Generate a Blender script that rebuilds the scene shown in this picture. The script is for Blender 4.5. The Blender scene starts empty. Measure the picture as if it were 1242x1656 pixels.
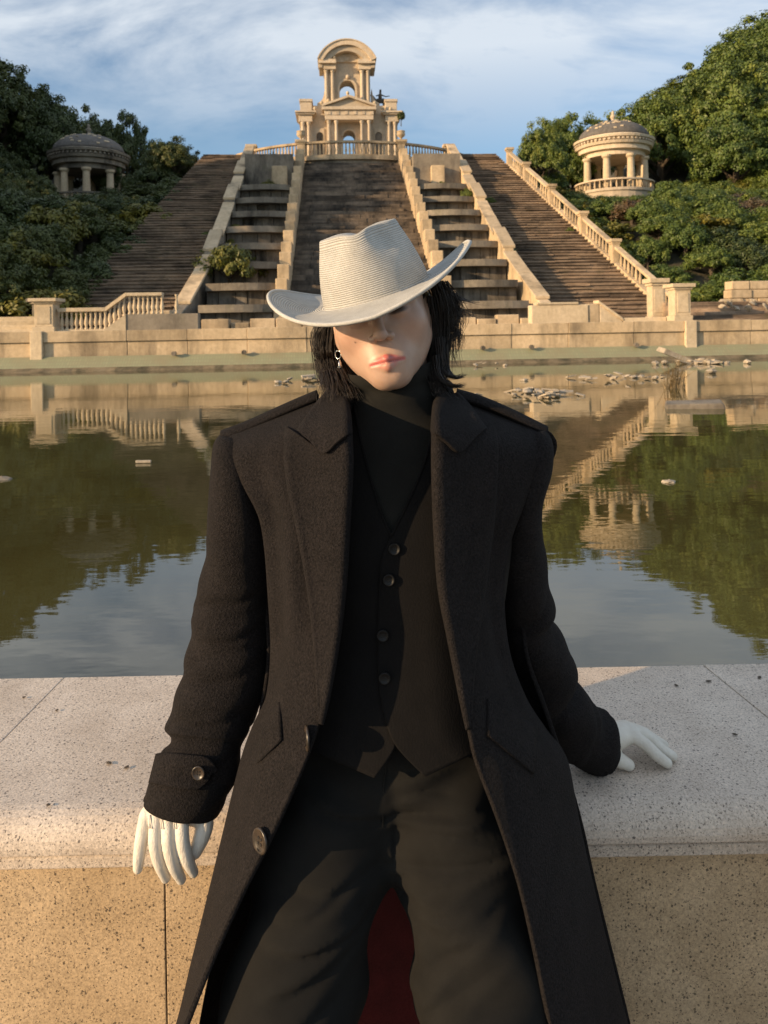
import bpy, math, random
import numpy as np
from mathutils import Vector, Matrix
R = math.radians
SC = bpy.context.scene
COL = SC.collection
rnd = random.Random(7)

# ------------------------------------------------------------------ camera
FPX, CX, HY = 1244.0, 621.0, 530.0           # focal length, centre and horizon row, in photo pixels
CAMZ = 1.51
ROLL = R(0.95)
cam = bpy.data.cameras.new('camera')
cam.sensor_fit = 'VERTICAL'; cam.sensor_height = 24.0
cam.lens = 24.0 * FPX / 1656.0
cam.shift_y = -(828.0 - HY) / 1656.0
cam.clip_start = 0.05; cam.clip_end = 2000
camo = bpy.data.objects.new('camera', cam); COL.objects.link(camo)
camo.location = (0, 0, CAMZ); camo.rotation_euler = (R(90), ROLL, 0)
SC.camera = camo
cam.dof.use_dof = True; cam.dof.focus_distance = 1.15; cam.dof.aperture_fstop = 9.0

# ------------------------------------------------------------------ sky, sun, exposure
SUN_AZ, SUN_EL = R(63), R(15)                # degrees left of straight behind the camera, and height
TO_SUN = Vector((-math.sin(SUN_AZ) * math.cos(SUN_EL), -math.cos(SUN_AZ) * math.cos(SUN_EL), math.sin(SUN_EL)))
world = bpy.data.worlds.new('World'); SC.world = world; world.use_nodes = True
nt = world.node_tree; nt.nodes.clear()
def N(t, kind, **kw):
    n = t.nodes.new(kind)
    for k, v in kw.items():
        if k in n.inputs: n.inputs[k].default_value = v
        else: setattr(n, k, v)
    return n
sky = N(nt, 'ShaderNodeTexSky', sky_type='NISHITA', sun_disc=False, sun_elevation=SUN_EL,
        sun_rotation=math.atan2(TO_SUN.x, TO_SUN.y), altitude=100, air_density=1.0, dust_density=0.6, ozone_density=2.2)
bg = N(nt, 'ShaderNodeBackground', Strength=0.115)
out = N(nt, 'ShaderNodeOutputWorld')
geo = N(nt, 'ShaderNodeTexCoord')
sep = N(nt, 'ShaderNodeSeparateXYZ'); nt.links.new(geo.outputs['Generated'], sep.inputs[0])
zc = N(nt, 'ShaderNodeMath', operation='MAXIMUM'); nt.links.new(sep.outputs['Z'], zc.inputs[0]); zc.inputs[1].default_value = 0.05
za = N(nt, 'ShaderNodeMath', operation='ADD'); nt.links.new(zc.outputs[0], za.inputs[0]); za.inputs[1].default_value = 0.30
dv = N(nt, 'ShaderNodeVectorMath', operation='DIVIDE'); nt.links.new(geo.outputs['Generated'], dv.inputs[0])
cmb = N(nt, 'ShaderNodeCombineXYZ')
for k in range(3): nt.links.new(za.outputs[0], cmb.inputs[k])
nt.links.new(cmb.outputs[0], dv.inputs[1])
mp = N(nt, 'ShaderNodeMapping'); mp.inputs['Scale'].default_value = (0.75, 1.25, 0.0); mp.inputs['Location'].default_value = (5.3, 2.9, 0)
nt.links.new(dv.outputs[0], mp.inputs[0])
nz1 = N(nt, 'ShaderNodeTexNoise', Scale=2.6, Detail=11.0, Roughness=0.58, Distortion=0.35)
nt.links.new(mp.outputs[0], nz1.inputs['Vector'])
cr1 = N(nt, 'ShaderNodeValToRGB'); cr1.color_ramp.elements[0].position = 0.33; cr1.color_ramp.elements[1].position = 0.56
nt.links.new(nz1.outputs['Fac'], cr1.inputs[0])
# thin veil is denser overhead than over the far hills
hr = N(nt, 'ShaderNodeMapRange'); hr.inputs['From Min'].default_value = 0.215; hr.inputs['From Max'].default_value = 0.34
hr.inputs['To Min'].default_value = 0.0; hr.inputs['To Max'].default_value = 1.0
nt.links.new(sep.outputs['Z'], hr.inputs[0])
cm = N(nt, 'ShaderNodeMath', operation='MULTIPLY'); nt.links.new(cr1.outputs[0], cm.inputs[0]); nt.links.new(hr.outputs[0], cm.inputs[1])
cm2 = N(nt, 'ShaderNodeMath', operation='MULTIPLY'); nt.links.new(cm.outputs[0], cm2.inputs[0]); cm2.inputs[1].default_value = 0.8
mixs = N(nt, 'ShaderNodeMix', data_type='RGBA'); nt.links.new(cm2.outputs[0], mixs.inputs[0])
nt.links.new(sky.outputs[0], mixs.inputs[6]); mixs.inputs[7].default_value = (5.0, 5.35, 5.7, 1)
nt.links.new(mixs.outputs[2], bg.inputs[0]); nt.links.new(bg.outputs[0], out.inputs[0])

sun = bpy.data.lights.new('sun', 'SUN'); sun.energy = 4.6; sun.angle = R(0.55); sun.color = (1.0, 0.70, 0.40)
suno = bpy.data.objects.new('sun', sun); COL.objects.link(suno)
suno.rotation_euler = TO_SUN.to_track_quat('Z', 'Y').to_euler()
suno.location = (-30, -15, 20)
SC.view_settings.view_transform = 'Standard'; SC.view_settings.look = 'None'
SC.view_settings.exposure = 0.55; SC.view_settings.gamma = 1.0; SC.view_settings.use_curve_mapping = False
SC.cycles.max_bounces = 6; SC.cycles.transparent_max_bounces = 4

def at(u, v, d):
    """world point on the sight line of photo pixel (u, v) at depth d metres in front of the camera"""
    a, b = (u - CX) / FPX * d, -(v - HY) / FPX * d
    c, s = math.cos(ROLL), math.sin(ROLL)
    return Vector((a * c + b * s, d, CAMZ - a * s + b * c))

# ------------------------------------------------------------------ mesh helpers
class MB:
    def __init__(self): self.v = []; self.f = []
    def add(self, vs, fs):
        o = len(self.v); self.v += [tuple(p) for p in vs]; self.f += [tuple(i + o for i in q) for q in fs]; return self
    def box(self, x0, x1, y0, y1, z0, z1):
        return self.add([(x0,y0,z0),(x1,y0,z0),(x1,y1,z0),(x0,y1,z0),(x0,y0,z1),(x1,y0,z1),(x1,y1,z1),(x0,y1,z1)],
                 [(0,3,2,1),(4,5,6,7),(0,1,5,4),(1,2,6,5),(2,3,7,6),(3,0,4,7)])
    def hexa(self, p):      # 8 points ordered like box
        return self.add(p, [(0,3,2,1),(4,5,6,7),(0,1,5,4),(1,2,6,5),(2,3,7,6),(3,0,4,7)])
    def prism(self, poly, y0, y1):      # poly in (x, z), counter-clockwise seen from -y
        n = len(poly)
        vs = [(x, y0, z) for x, z in poly] + [(x, y1, z) for x, z in poly]
        fs = [tuple(range(n)), tuple(range(2*n-1, n-1, -1))]
        fs += [(i, i+n, (i+1) % n + n, (i+1) % n) for i in range(n)]
        return self.add(vs, fs)
    def archhead(self, x0, x1, ztop, xc, r, zs, y0, y1, n=14):
        """wall from x0 to x1 above a round arch springing at zs"""
        if x0 < xc - r: self.box(x0, xc - r, y0, y1, zs, ztop)
        if x1 > xc + r: self.box(xc + r, x1, y0, y1, zs, ztop)
        for i in range(n):
            a, b = math.pi * (1 - i / n), math.pi * (1 - (i + 1) / n)
            xa, za_, xb, zb = xc + r*math.cos(a), zs + r*math.sin(a), xc + r*math.cos(b), zs + r*math.sin(b)
            self.hexa([(xa,y0,za_),(xb,y0,zb),(xb,y1,zb),(xa,y1,za_),(xa,y0,ztop),(xb,y0,ztop),(xb,y1,ztop),(xa,y1,ztop)])
        return self
    def arcband(self, xc, zc_, r0, r1, a0, a1, y0, y1, n=24):
        for i in range(n):
            a, b = a0 + (a1-a0)*i/n, a0 + (a1-a0)*(i+1)/n
            q = lambda rr, t, y: (xc + rr*math.cos(t), y, zc_ + rr*math.sin(t))
            self.hexa([q(r0,a,y0),q(r0,b,y0),q(r0,b,y1),q(r0,a,y1),q(r1,a,y0),q(r1,b,y0),q(r1,b,y1),q(r1,a,y1)])
        return self
    def lathe(self, prof, n=16, c=(0,0,0), cap=True):
        vs = []; m = len(prof)
        for r, z in prof:
            for k in range(n):
                a = 2*math.pi*k/n; vs.append((c[0]+r*math.cos(a), c[1]+r*math.sin(a), c[2]+z))
        fs = [(i*n+k, i*n+(k+1)%n, (i+1)*n+(k+1)%n, (i+1)*n+k) for i in range(m-1) for k in range(n)]
        if cap: fs += [tuple(range(n-1,-1,-1)), tuple(range((m-1)*n, m*n))]
        return self.add(vs, fs)
    def tube(self, path, radii, n=8, cap=True):
        vs = []; m = len(path); P = [Vector(p) for p in path]
        for i, p in enumerate(P):
            t = (P[min(i+1, m-1)] - P[max(i-1, 0)]).normalized()
            u = t.cross(Vector((0.31, 0.17, 1.0)) if abs(t.z) < 0.9 else Vector((1, 0.2, 0))).normalized(); w = t.cross(u)
            for k in range(n):
                a = 2*math.pi*k/n; vs.append(p + (u*math.cos(a) + w*math.sin(a)) * radii[i])
        fs = [(i*n+k, i*n+(k+1)%n, (i+1)*n+(k+1)%n, (i+1)*n+k) for i in range(m-1) for k in range(n)]
        if cap: fs += [tuple(range(n-1,-1,-1)), tuple(range((m-1)*n, m*n))]
        return self.add(vs, fs)
    def grid(self, rows, closed=False):
        m, n = len(rows), len(rows[0]); vs = [p for r in rows for p in r]
        k2 = n if closed else n-1
        return self.add(vs, [(i*n+k, i*n+(k+1)%n, (i+1)*n+(k+1)%n, (i+1)*n+k) for i in range(m-1) for k in range(k2)])
    def mesh(self, name, mat, smooth=False, off=None):
        me = bpy.data.meshes.new(name)
        vs = self.v if off is None else [(p[0]-off[0], p[1]-off[1], p[2]-off[2]) for p in self.v]
        me.from_pydata(vs, [], self.f); me.update()
        me.materials.append(mat)
        if smooth: me.polygons.foreach_set('use_smooth', [True]*len(me.polygons))
        return me
    def build(self, name, mat, parent=None, smooth=False, bevel=0.0, off=None, solid=0.0, solid_off=-1.0, subd=0):
        return link(name, self.mesh(name, mat, smooth, off), parent, bevel, solid, solid_off, subd)

def link(name, me, parent=None, bevel=0.0, solid=0.0, solid_off=-1.0, subd=0):
    o = bpy.data.objects.new(name, me); COL.objects.link(o)
    if parent is not None: o.parent = parent
    if solid:
        m = o.modifiers.new('solid', 'SOLIDIFY'); m.thickness = solid; m.offset = solid_off
    if bevel:
        m = o.modifiers.new('bevel', 'BEVEL'); m.width = bevel; m.segments = 2; m.limit_method = 'ANGLE'; m.angle_limit = R(40)
    if subd:
        m = o.modifiers.new('sub', 'SUBSURF'); m.levels = subd; m.render_levels = subd
    return o
def tag(o, label=None, cat=None, group=None, kind=None):
    if label: o['label'] = label
    if cat: o['category'] = cat
    if group: o['group'] = group
    if kind: o['kind'] = kind
    return o
def empty(name, loc, rz=0.0, label=None, cat=None, group=None):
    o = bpy.data.objects.new(name, None); COL.objects.link(o); o.empty_display_size = 0.2
    o.location = loc; o.rotation_euler = (0, 0, rz)
    return tag(o, label, cat, group)
def put(name, me, parent, loc=(0,0,0), rot=(0,0,0), sc=(1,1,1)):
    o = link(name, me, parent); o.location = loc; o.rotation_euler = rot; o.scale = sc; return o

# ------------------------------------------------------------------ materials
def newmat(name):
    m = bpy.data.materials.new(name); m.use_nodes = True
    t = m.node_tree; return m, t, t.nodes['Principled BSDF']
def ramp(t, src, stops):
    r = t.nodes.new('ShaderNodeValToRGB'); e = r.color_ramp.elements
    while len(e) < len(stops): e.new(0.5)
    for k, (p, c) in enumerate(stops): e[k].position = p; e[k].color = (*c, 1)
    t.links.new(src, r.inputs[0]); return r.outputs[0]
def mixc(t, fac, a, b, mode='MIX'):
    m = t.nodes.new('ShaderNodeMix'); m.data_type = 'RGBA'; m.blend_type = mode
    for sock, val in ((m.inputs[0], fac), (m.inputs[6], a), (m.inputs[7], b)):
        if hasattr(val, 'is_linked'): t.links.new(val, sock)
        elif isinstance(val, (int, float)): sock.default_value = val
        else: sock.default_value = (*val, 1)
    return m.outputs[2]
def noise(t, scale, detail=5, rough=0.55, vec=None, stretch=None, coord='Object', dist=0.0):
    n = N(t, 'ShaderNodeTexNoise', Scale=scale, Detail=detail, Roughness=rough, Distortion=dist)
    tc = t.nodes.new('ShaderNodeTexCoord'); src = tc.outputs[coord]
    if coord == 'World':
        pass
    if stretch:
        m = t.nodes.new('ShaderNodeMapping'); m.inputs['Scale'].default_value = stretch
        t.links.new(src, m.inputs[0]); src = m.outputs[0]
    t.links.new(src, n.inputs['Vector']); return n.outputs['Fac']
def wnoise(t, scale, detail=5, rough=0.55, stretch=(1,1,1)):
    g = t.nodes.new('ShaderNodeNewGeometry'); m = t.nodes.new('ShaderNodeMapping'); m.inputs['Scale'].default_value = stretch
    t.links.new(g.outputs['Position'], m.inputs[0])
    n = N(t, 'ShaderNodeTexNoise', Scale=scale, Detail=detail, Roughness=rough)
    t.links.new(m.outputs[0], n.inputs['Vector']); return n.outputs['Fac']
def bump(t, b, h, strength=0.3, dist=0.02):
    n = N(t, 'ShaderNodeBump', Strength=strength, Distance=dist); t.links.new(h, n.inputs['Height'])
    t.links.new(n.outputs[0], b.inputs['Normal']); return n
def stone(name, c0, c1, dark=(0.05,0.04,0.032), stain=(0.52, 0.70), scale=0.8, rough=0.9, streak=0.5, moss=0.0, band=False):
    m, t, b = newmat(name)
    base = ramp(t, wnoise(t, scale*1.4, 6), [(0.32, c0), (0.68, c1)])
    fine = ramp(t, wnoise(t, 9*scale, 6, 0.7), [(0.3, (0.70,0.68,0.66)), (0.62, (1,1,1))])
    col = mixc(t, 0.75, base, fine, 'MULTIPLY')
    st = ramp(t, wnoise(t, 0.55*scale, 8, 0.68, (1.6,1.6,streak)), [(stain[0], (0,0,0)), (stain[1], (1,1,1))])
    col = mixc(t, st, col, dark)
    if band:       # level bands painted into the colour for shadow lines under step nosings
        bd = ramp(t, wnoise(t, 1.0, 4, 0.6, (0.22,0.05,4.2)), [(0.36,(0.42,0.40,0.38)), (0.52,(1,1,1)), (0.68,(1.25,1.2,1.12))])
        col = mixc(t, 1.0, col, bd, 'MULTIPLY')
    if moss:
        ms = ramp(t, wnoise(t, 1.3*scale, 6, 0.6, (1,1,0.8)), [(0.58, (0,0,0)), (0.72, (moss,moss,moss))])
        col = mixc(t, ms, col, (0.07,0.075,0.03))
    oi = t.nodes.new('ShaderNodeObjectInfo')
    v = ramp(t, oi.outputs['Random'], [(0, (0.80,0.80,0.80)), (1, (1.08,1.06,1.04))])
    col = mixc(t, 1.0, col, v, 'MULTIPLY')
    t.links.new(col, b.inputs['Base Color']); b.inputs['Roughness'].default_value = rough
    bump(t, b, wnoise(t, 14*scale, 8, 0.7), 0.5, 0.03)
    return m
M = {}
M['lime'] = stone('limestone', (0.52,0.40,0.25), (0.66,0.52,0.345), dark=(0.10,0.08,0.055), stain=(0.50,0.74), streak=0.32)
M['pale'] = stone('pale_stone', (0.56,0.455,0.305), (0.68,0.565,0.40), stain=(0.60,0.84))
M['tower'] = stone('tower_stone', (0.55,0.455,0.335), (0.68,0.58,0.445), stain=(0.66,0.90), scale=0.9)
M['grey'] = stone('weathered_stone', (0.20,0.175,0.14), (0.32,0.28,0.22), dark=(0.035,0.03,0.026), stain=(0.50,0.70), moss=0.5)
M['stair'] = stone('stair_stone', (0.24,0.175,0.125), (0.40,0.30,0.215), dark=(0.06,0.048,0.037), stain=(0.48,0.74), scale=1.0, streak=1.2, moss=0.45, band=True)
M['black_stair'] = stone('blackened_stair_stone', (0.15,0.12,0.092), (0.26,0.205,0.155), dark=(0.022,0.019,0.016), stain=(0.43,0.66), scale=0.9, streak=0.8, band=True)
M['wet'] = stone('stained_stone', (0.15,0.13,0.105), (0.28,0.245,0.20), dark=(0.022,0.02,0.017), stain=(0.44,0.64), scale=1.7, streak=0.25)
M['slate'] = stone('dome_slate', (0.11,0.105,0.10), (0.19,0.175,0.16), stain=(0.6,0.8), scale=2.5)
M['rubble'] = stone('rubble_stone', (0.34,0.29,0.22), (0.50,0.44,0.35), stain=(0.6,0.8), scale=4)
M['pave'] = stone('paving', (0.25,0.21,0.17), (0.36,0.31,0.25), stain=(0.6,0.9))
M['mud'] = stone('pool_mud', (0.16,0.125,0.075), (0.28,0.225,0.14), dark=(0.06,0.055,0.03), stain=(0.45,0.65), scale=2.2)
M['soil'] = stone('soil', (0.05,0.045,0.025), (0.10,0.085,0.05), dark=(0.025,0.03,0.012), scale=0.6)

# green mosaic tile of the pool slope
m, t, b = newmat('green_tile'); M['tile'] = m
tc = t.nodes.new('ShaderNodeTexCoord')
br = N(t, 'ShaderNodeTexBrick', Scale=1.0); br.offset = 0.0
br.inputs['Color1'].default_value = (0.235,0.25,0.15,1); br.inputs['Color2'].default_value = (0.27,0.275,0.165,1); br.inputs['Mortar'].default_value = (0.235,0.225,0.14,1)
br.inputs['Mortar Size'].default_value = 0.012; br.inputs['Brick Width'].default_value = 0.085; br.inputs['Row Height'].default_value = 0.12
t.links.new(tc.outputs['Object'], br.inputs['Vector'])
col = mixc(t, ramp(t, wnoise(t, 1.2, 6), [(0.45,(0,0,0)),(0.75,(0.8,)*3)]), br.outputs['Color'], (0.24,0.20,0.12))
t.links.new(col, b.inputs['Base Color']); b.inputs['Roughness'].default_value = 0.6

def granite(name, c0, c1, c2):
    m, t, b = newmat(name)
    base = ramp(t, wnoise(t, 9, 5), [(0.3, c0), (0.7, c1)])
    mot = ramp(t, wnoise(t, 260, 4, 0.65), [(0.30, (0.62,0.60,0.58)), (0.52, (1,1,1)), (0.72, (1.28,1.25,1.2))])
    col = mixc(t, 1.0, base, mot, 'MULTIPLY')
    for sc, th, seed in ((165, 0.40, 0.0), (330, 0.46, 5.0)):
        g = t.nodes.new('ShaderNodeNewGeometry'); mpp = t.nodes.new('ShaderNodeMapping'); mpp.inputs['Location'].default_value = (seed, seed, seed)
        t.links.new(g.outputs['Position'], mpp.inputs[0])
        wn = N(t, 'ShaderNodeTexNoise', Scale=420.0, Detail=2.0); t.links.new(mpp.outputs[0], wn.inputs['Vector'])
        wa = N(t, 'ShaderNodeVectorMath', operation='MULTIPLY_ADD'); t.links.new(wn.outputs['Color'], wa.inputs[0]); wa.inputs[1].default_value = (0.006,)*3; t.links.new(mpp.outputs[0], wa.inputs[2])
        vo = N(t, 'ShaderNodeTexVoronoi', Scale=sc, Randomness=1.0); t.links.new(wa.outputs[0], vo.inputs['Vector'])
        s2 = t.nodes.new('ShaderNodeSeparateColor'); t.links.new(vo.outputs['Color'], s2.inputs[0])
        # only some cells carry a dark mica grain, each of its own size
        sz = N(t, 'ShaderNodeMath', operation='MULTIPLY'); t.links.new(s2.outputs[0], sz.inputs[0]); sz.inputs[1].default_value = th
        pw = N(t, 'ShaderNodeMath', operation='POWER'); t.links.new(sz.outputs[0], pw.inputs[0]); pw.inputs[1].default_value = 1.0
        lt = N(t, 'ShaderNodeMath', operation='SUBTRACT'); t.links.new(pw.outputs[0], lt.inputs[0]); t.links.new(vo.outputs['Distance'], lt.inputs[1])
        gt = N(t, 'ShaderNodeMapRange'); gt.inputs['From Min'].default_value = -0.02; gt.inputs['From Max'].default_value = 0.05
        t.links.new(lt.outputs[0], gt.inputs[0])
        gate = N(t, 'ShaderNodeMath', operation='GREATER_THAN'); t.links.new(s2.outputs[1], gate.inputs[0]); gate.inputs[1].default_value = 0.45
        mu = N(t, 'ShaderNodeMath', operation='MULTIPLY'); t.links.new(gt.outputs[0], mu.inputs[0]); t.links.new(gate.outputs[0], mu.inputs[1])
        m9 = N(t, 'ShaderNodeMath', operation='MULTIPLY'); t.links.new(mu.outputs[0], m9.inputs[0]); m9.inputs[1].default_value = 0.85
        col = mixc(t, m9.outputs[0], col, c2)
    st = ramp(t, wnoise(t, 2.6, 7, 0.65), [(0.48,(0,0,0)), (0.78,(0.45,)*3)])
    col = mixc(t, st, col, (0.24,0.17,0.10))
    t.links.new(col, b.inputs['Base Color']); b.inputs['Roughness'].default_value = 0.62
    bump(t, b, wnoise(t, 150, 5, 0.7), 0.35, 0.003)
    return m
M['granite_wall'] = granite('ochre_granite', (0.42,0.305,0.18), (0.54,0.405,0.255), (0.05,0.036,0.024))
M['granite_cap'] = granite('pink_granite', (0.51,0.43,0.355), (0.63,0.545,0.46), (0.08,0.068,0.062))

# still pool water, murky
m, t, b = newmat('pool_water'); M['water'] = m
t.links.new(ramp(t, wnoise(t, 0.35, 5), [(0.35,(0.044,0.036,0.011)), (0.7,(0.082,0.074,0.026))]), b.inputs['Base Color'])
b.inputs['Roughness'].default_value = 0.02; b.inputs['IOR'].default_value = 1.85
h1 = wnoise(t, 2.2, 3, 0.5, (0.7,1.6,1)); h2 = wnoise(t, 9.0, 2, 0.5, (0.6,1.5,1))
ad = N(t, 'ShaderNodeMath', operation='MULTIPLY_ADD'); t.links.new(h2, ad.inputs[0]); ad.inputs[1].default_value = 0.22; t.links.new(h1, ad.inputs[2])
bump(t, b, ad.outputs[0], 0.032, 0.05)

def foliage(name, a, bcol, c):
    m, t, b = newmat(name)
    oi = t.nodes.new('ShaderNodeObjectInfo')
    base = ramp(t, noise(t, 3.2, 4), [(0.30, a), (0.55, bcol), (0.78, c)])
    v = ramp(t, oi.outputs['Random'], [(0,(0.72,0.80,0.75)), (0.5,(1,1,1)), (1,(1.25,1.12,0.9))])
    col = mixc(t, 1.0, base, v, 'MULTIPLY')
    t.links.new(col, b.inputs['Base Color']); b.inputs['Roughness'].default_value = 0.55
    tr = N(t, 'ShaderNodeBsdfTranslucent'); t.links.new(col, tr.inputs['Color'])
    mx = N(t, 'ShaderNodeMixShader', Fac=0.16); o = t.nodes['Material Output']
    t.links.new(b.outputs[0], mx.inputs[1]); t.links.new(tr.outputs[0], mx.inputs[2]); t.links.new(mx.outputs[0], o.inputs['Surface'])
    return m
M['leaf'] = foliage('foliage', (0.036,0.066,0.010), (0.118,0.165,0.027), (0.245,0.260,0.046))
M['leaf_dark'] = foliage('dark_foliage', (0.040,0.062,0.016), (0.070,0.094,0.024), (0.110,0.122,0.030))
M['leaf_yellow'] = foliage('yellow_foliage', (0.07,0.085,0.014), (0.15,0.145,0.02), (0.26,0.21,0.03))
M['leaf_red'] = foliage('russet_foliage', (0.07,0.065,0.03), (0.12,0.08,0.045), (0.16,0.105,0.06))
M['dry'] = foliage('dry_grass', (0.20,0.14,0.06), (0.30,0.21,0.10), (0.36,0.27,0.14))
m, t, b = newmat('bark'); M['bark'] = m
t.links.new(ramp(t, noise(t, 6, 6), [(0.3,(0.04,0.03,0.02)), (0.7,(0.11,0.085,0.06))]), b.inputs['Base Color']); b.inputs['Roughness'].default_value = 0.95
# ================================================================== THE SETTING
TH = math.atan(0.06)
AX0 = Vector((-0.4, 25.0, 0))
ES = Vector((math.cos(TH), math.sin(TH), 0)); ET = Vector((-math.sin(TH), math.cos(TH), 0))
def W(s, t, z): return AX0 + ES*s + ET*t + Vector((0, 0, z))
def site(name, s, t, z, label, cat, group=None, rz=0.0): return empty(name, W(s, t, z), TH + rz, label, cat, group)
WZ = 0.31
def flat(name, x0, x1, y0, y1, z, mat, n=1):
    mb = MB()
    mb.add([(x0,y0,z),(x1,y0,z),(x1,y1,z),(x0,y1,z)], [(0,1,2,3)])
    return tag(mb.build(name, mat), kind='structure')
flat('ground', -900, 900, -500, 1300, -0.30, M['soil'])
flat('forecourt', -40, 40, -14, 1.5, 0.0, M['pave'])
flat('pool_water', -24, 24, 1.5, 26.2, WZ, M['water'])
tag(MB().box(-60, -24, -2, 24, -0.3, 0.9).build('lawn_left', M['soil']), kind='structure')
tag(MB().box(24, 60, -2, 24, -0.3, 0.9).build('lawn_right', M['soil']), kind='structure')
pr = MB().box(-45, 45, 0.30, 6.0, 0.0, 1.50).build('promenade', M['pave']); pr.location = W(0,0,0); pr.rotation_euler.z = TH
tag(pr, kind='structure')

SLOPE = 0.52
def sstep(x, a, b):
    x = min(1, max(0, (x-a)/(b-a))); return x*x*(3-2*x)
def HZ(s, t):
    z = 1.45 + min(11.7, max(0.0, SLOPE*(t-4.8)))
    a = abs(s)
    zo = min(z, 0.10 + 0.167*(25+t)) if t < 36 else min(z, 0.10 + 0.167*61 + (t-36)*0.25)
    z += (zo - z)*sstep(a, 11.8, 15.0)
    z -= 1.6 * (1 - sstep(a, 11.5, 15.0)) * sstep(t, 4, 6)
    big = 14.0 if s > 0 else 7.0
    z += big * sstep(a, 17, 44) * sstep(t, 24, 62)
    if s < 0: z += 6.5 * sstep(a, 20, 34) * sstep(t, 2, 14)
    z += 0.35*math.sin(s*0.9+t*0.5) * math.cos(t*0.8-s*0.3) * sstep(a, 13, 16)
    if t > 34: z -= 0.02*(t-34) * (1 - sstep(a, 17, 44))
    return z
rows = []
for j in range(70):
    t = 5.6 + j*1.5
    rows.append([(s, t, HZ(s, t)) for s in [(-90 + i*1.5) for i in range(121)]])
h = MB().grid(rows).build('hillside', M['soil'], smooth=True); h.location = W(0,0,0); h.rotation_euler.z = TH
tag(h, kind='structure')

# ------------------------------------------------------------------ near parapet
LZ = 0.72
par = empty('granite_parapet', (0, 1.5, 0), R(0.35), 'speckled granite parapet with rounded cap stones that the person leans on', 'parapet')
def cap_profile(n=7):
    p = [(0.27, LZ), (-0.205, LZ)]
    for k in range(1, n+1):
        a = math.pi/2 + math.pi/2*k/n*1.12
        p.append((-0.205 + 0.052*math.cos(a), LZ-0.045 + 0.045*math.sin(a)))
    p += [(-0.250, LZ-0.056), (-0.229, LZ-0.061), (-0.240, LZ-0.068), (-0.240, LZ-0.085), (-0.222, LZ-0.093), (0.27, LZ-0.093)]
    return p
prof = cap_profile()
def cap_stone(xa0, xa1, xb0, xb1, zoff):
    """cap stone between joint lines that run from (xa0 front) to (xa1 back)"""
    mb = MB(); n = len(prof)
    def xat(f0, f1, y): return f0 + (f1-f0)*(y+0.25)/0.52
    vs = [(xat(xa0, xa1, y)+0.0009, y, z+zoff) for y, z in prof] + [(xat(xb0, xb1, y)-0.0009, y, z+zoff) for y, z in prof]
    fs = [tuple(range(n)), tuple(range(2*n-1, n-1, -1))] + [(i, i+n, (i+1)%n+n, (i+1)%n) for i in range(n)]
    mb.add(vs, fs); mb.f = [tuple(reversed(q)) for q in mb.f]
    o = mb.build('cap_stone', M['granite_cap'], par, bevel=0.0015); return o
J1 = (-0.765, -0.745); J2 = (0.785, 0.725)
cap_stone(-2.3, -2.3, J1[0], J1[1], 0.0); cap_stone(J1[0], J1[1], J2[0], J2[1], 0.0); cap_stone(J2[0], J2[1], 2.4, 2.4, 0.001)
cap_stone(-4.0, -4.0, -2.3, -2.3, 0.001); cap_stone(2.4, 2.4, 4.0, 4.0, 0.0)
xs = [-4.0, -2.0, -1.32, -0.385, 1.35, 2.1, 4.0]
for k in range(len(xs)-1):
    dy = [0, 0.002, -0.001, 0.0, -0.0015, 0.001, 0][k]
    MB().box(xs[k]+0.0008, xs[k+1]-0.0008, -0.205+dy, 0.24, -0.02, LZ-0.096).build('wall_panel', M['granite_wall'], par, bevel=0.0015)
# grit and dry leaf crumbs lying on the cap
def pebble(seed, r, h=0.5):
    q = random.Random(seed); mb = MB(); n = 7
    prf = [(0.0, -h), (0.75, -0.7*h), (1.0, 0.0), (0.7, 0.6*h), (0.0, h)]
    mb.lathe([(max(a, 0.02)*r, b*r) for a, b in prf], n)
    mb.v = [(x*(1+q.uniform(-.3,.3)), y*(1+q.uniform(-.3,.3)), z*(1+q.uniform(-.2,.2))) for x, y, z in mb.v]
    return mb
crumb_mesh = pebble(3, 0.0035, 0.4).mesh('leaf_crumb', M['bark'])
for k, (u, v) in enumerate([(92,1148),(205,1240),(176,1233),(78,1301),(1094,1108),(1146,1101),(39,1127),(1188,1187),(1228,1095)]):
    y_h = HY - math.tan(ROLL)*(u-CX); d = (CAMZ-LZ-0.003)*FPX/(v-y_h); p = at(u, v, d)
    o = put('leaf_crumb', crumb_mesh, None, (p.x, p.y, LZ+0.003), (0, 0, k*1.3), (1+0.5*(k%3), 1, 0.7))
    tag(o, 'tiny dark leaf crumb lying on the granite cap', 'debris', 'crumbs lying on the parapet cap')

# ------------------------------------------------------------------ far pool wall
wall = site('pool_wall', 0, 0, 0, 'long weathered stone retaining wall on the far side of the pool', 'wall')
sl = MB()
sl.add([(-45,-0.72,0.20),(45,-0.72,0.20),(45,-0.05,0.76),(-45,-0.05,0.76)], [(0,1,2,3)])
o = sl.build('tiled_slope', M['tile'], wall); o['label'] = 'green mosaic tiled slope at the foot of the wall'
mud = MB(); q = random.Random(15); rows = [[], []]
for i in range(181):
    xx = -30 + i/3.0; w = 0.10 + 0.16*abs(math.sin(xx*0.7)*math.sin(xx*0.23+1)) + q.uniform(0, 0.10)
    rows[0].append((xx, -0.60-w, WZ-0.012)); rows[1].append((xx, -0.50+q.uniform(-.03,.03), WZ+0.115))
mo = mud.grid(rows).build('mud_bank', M['mud']); mo.location = W(0,0,0); mo.rotation_euler.z = TH; tag(mo, kind='structure')
x = -30.0; q = random.Random(5)
blocks = []
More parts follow.
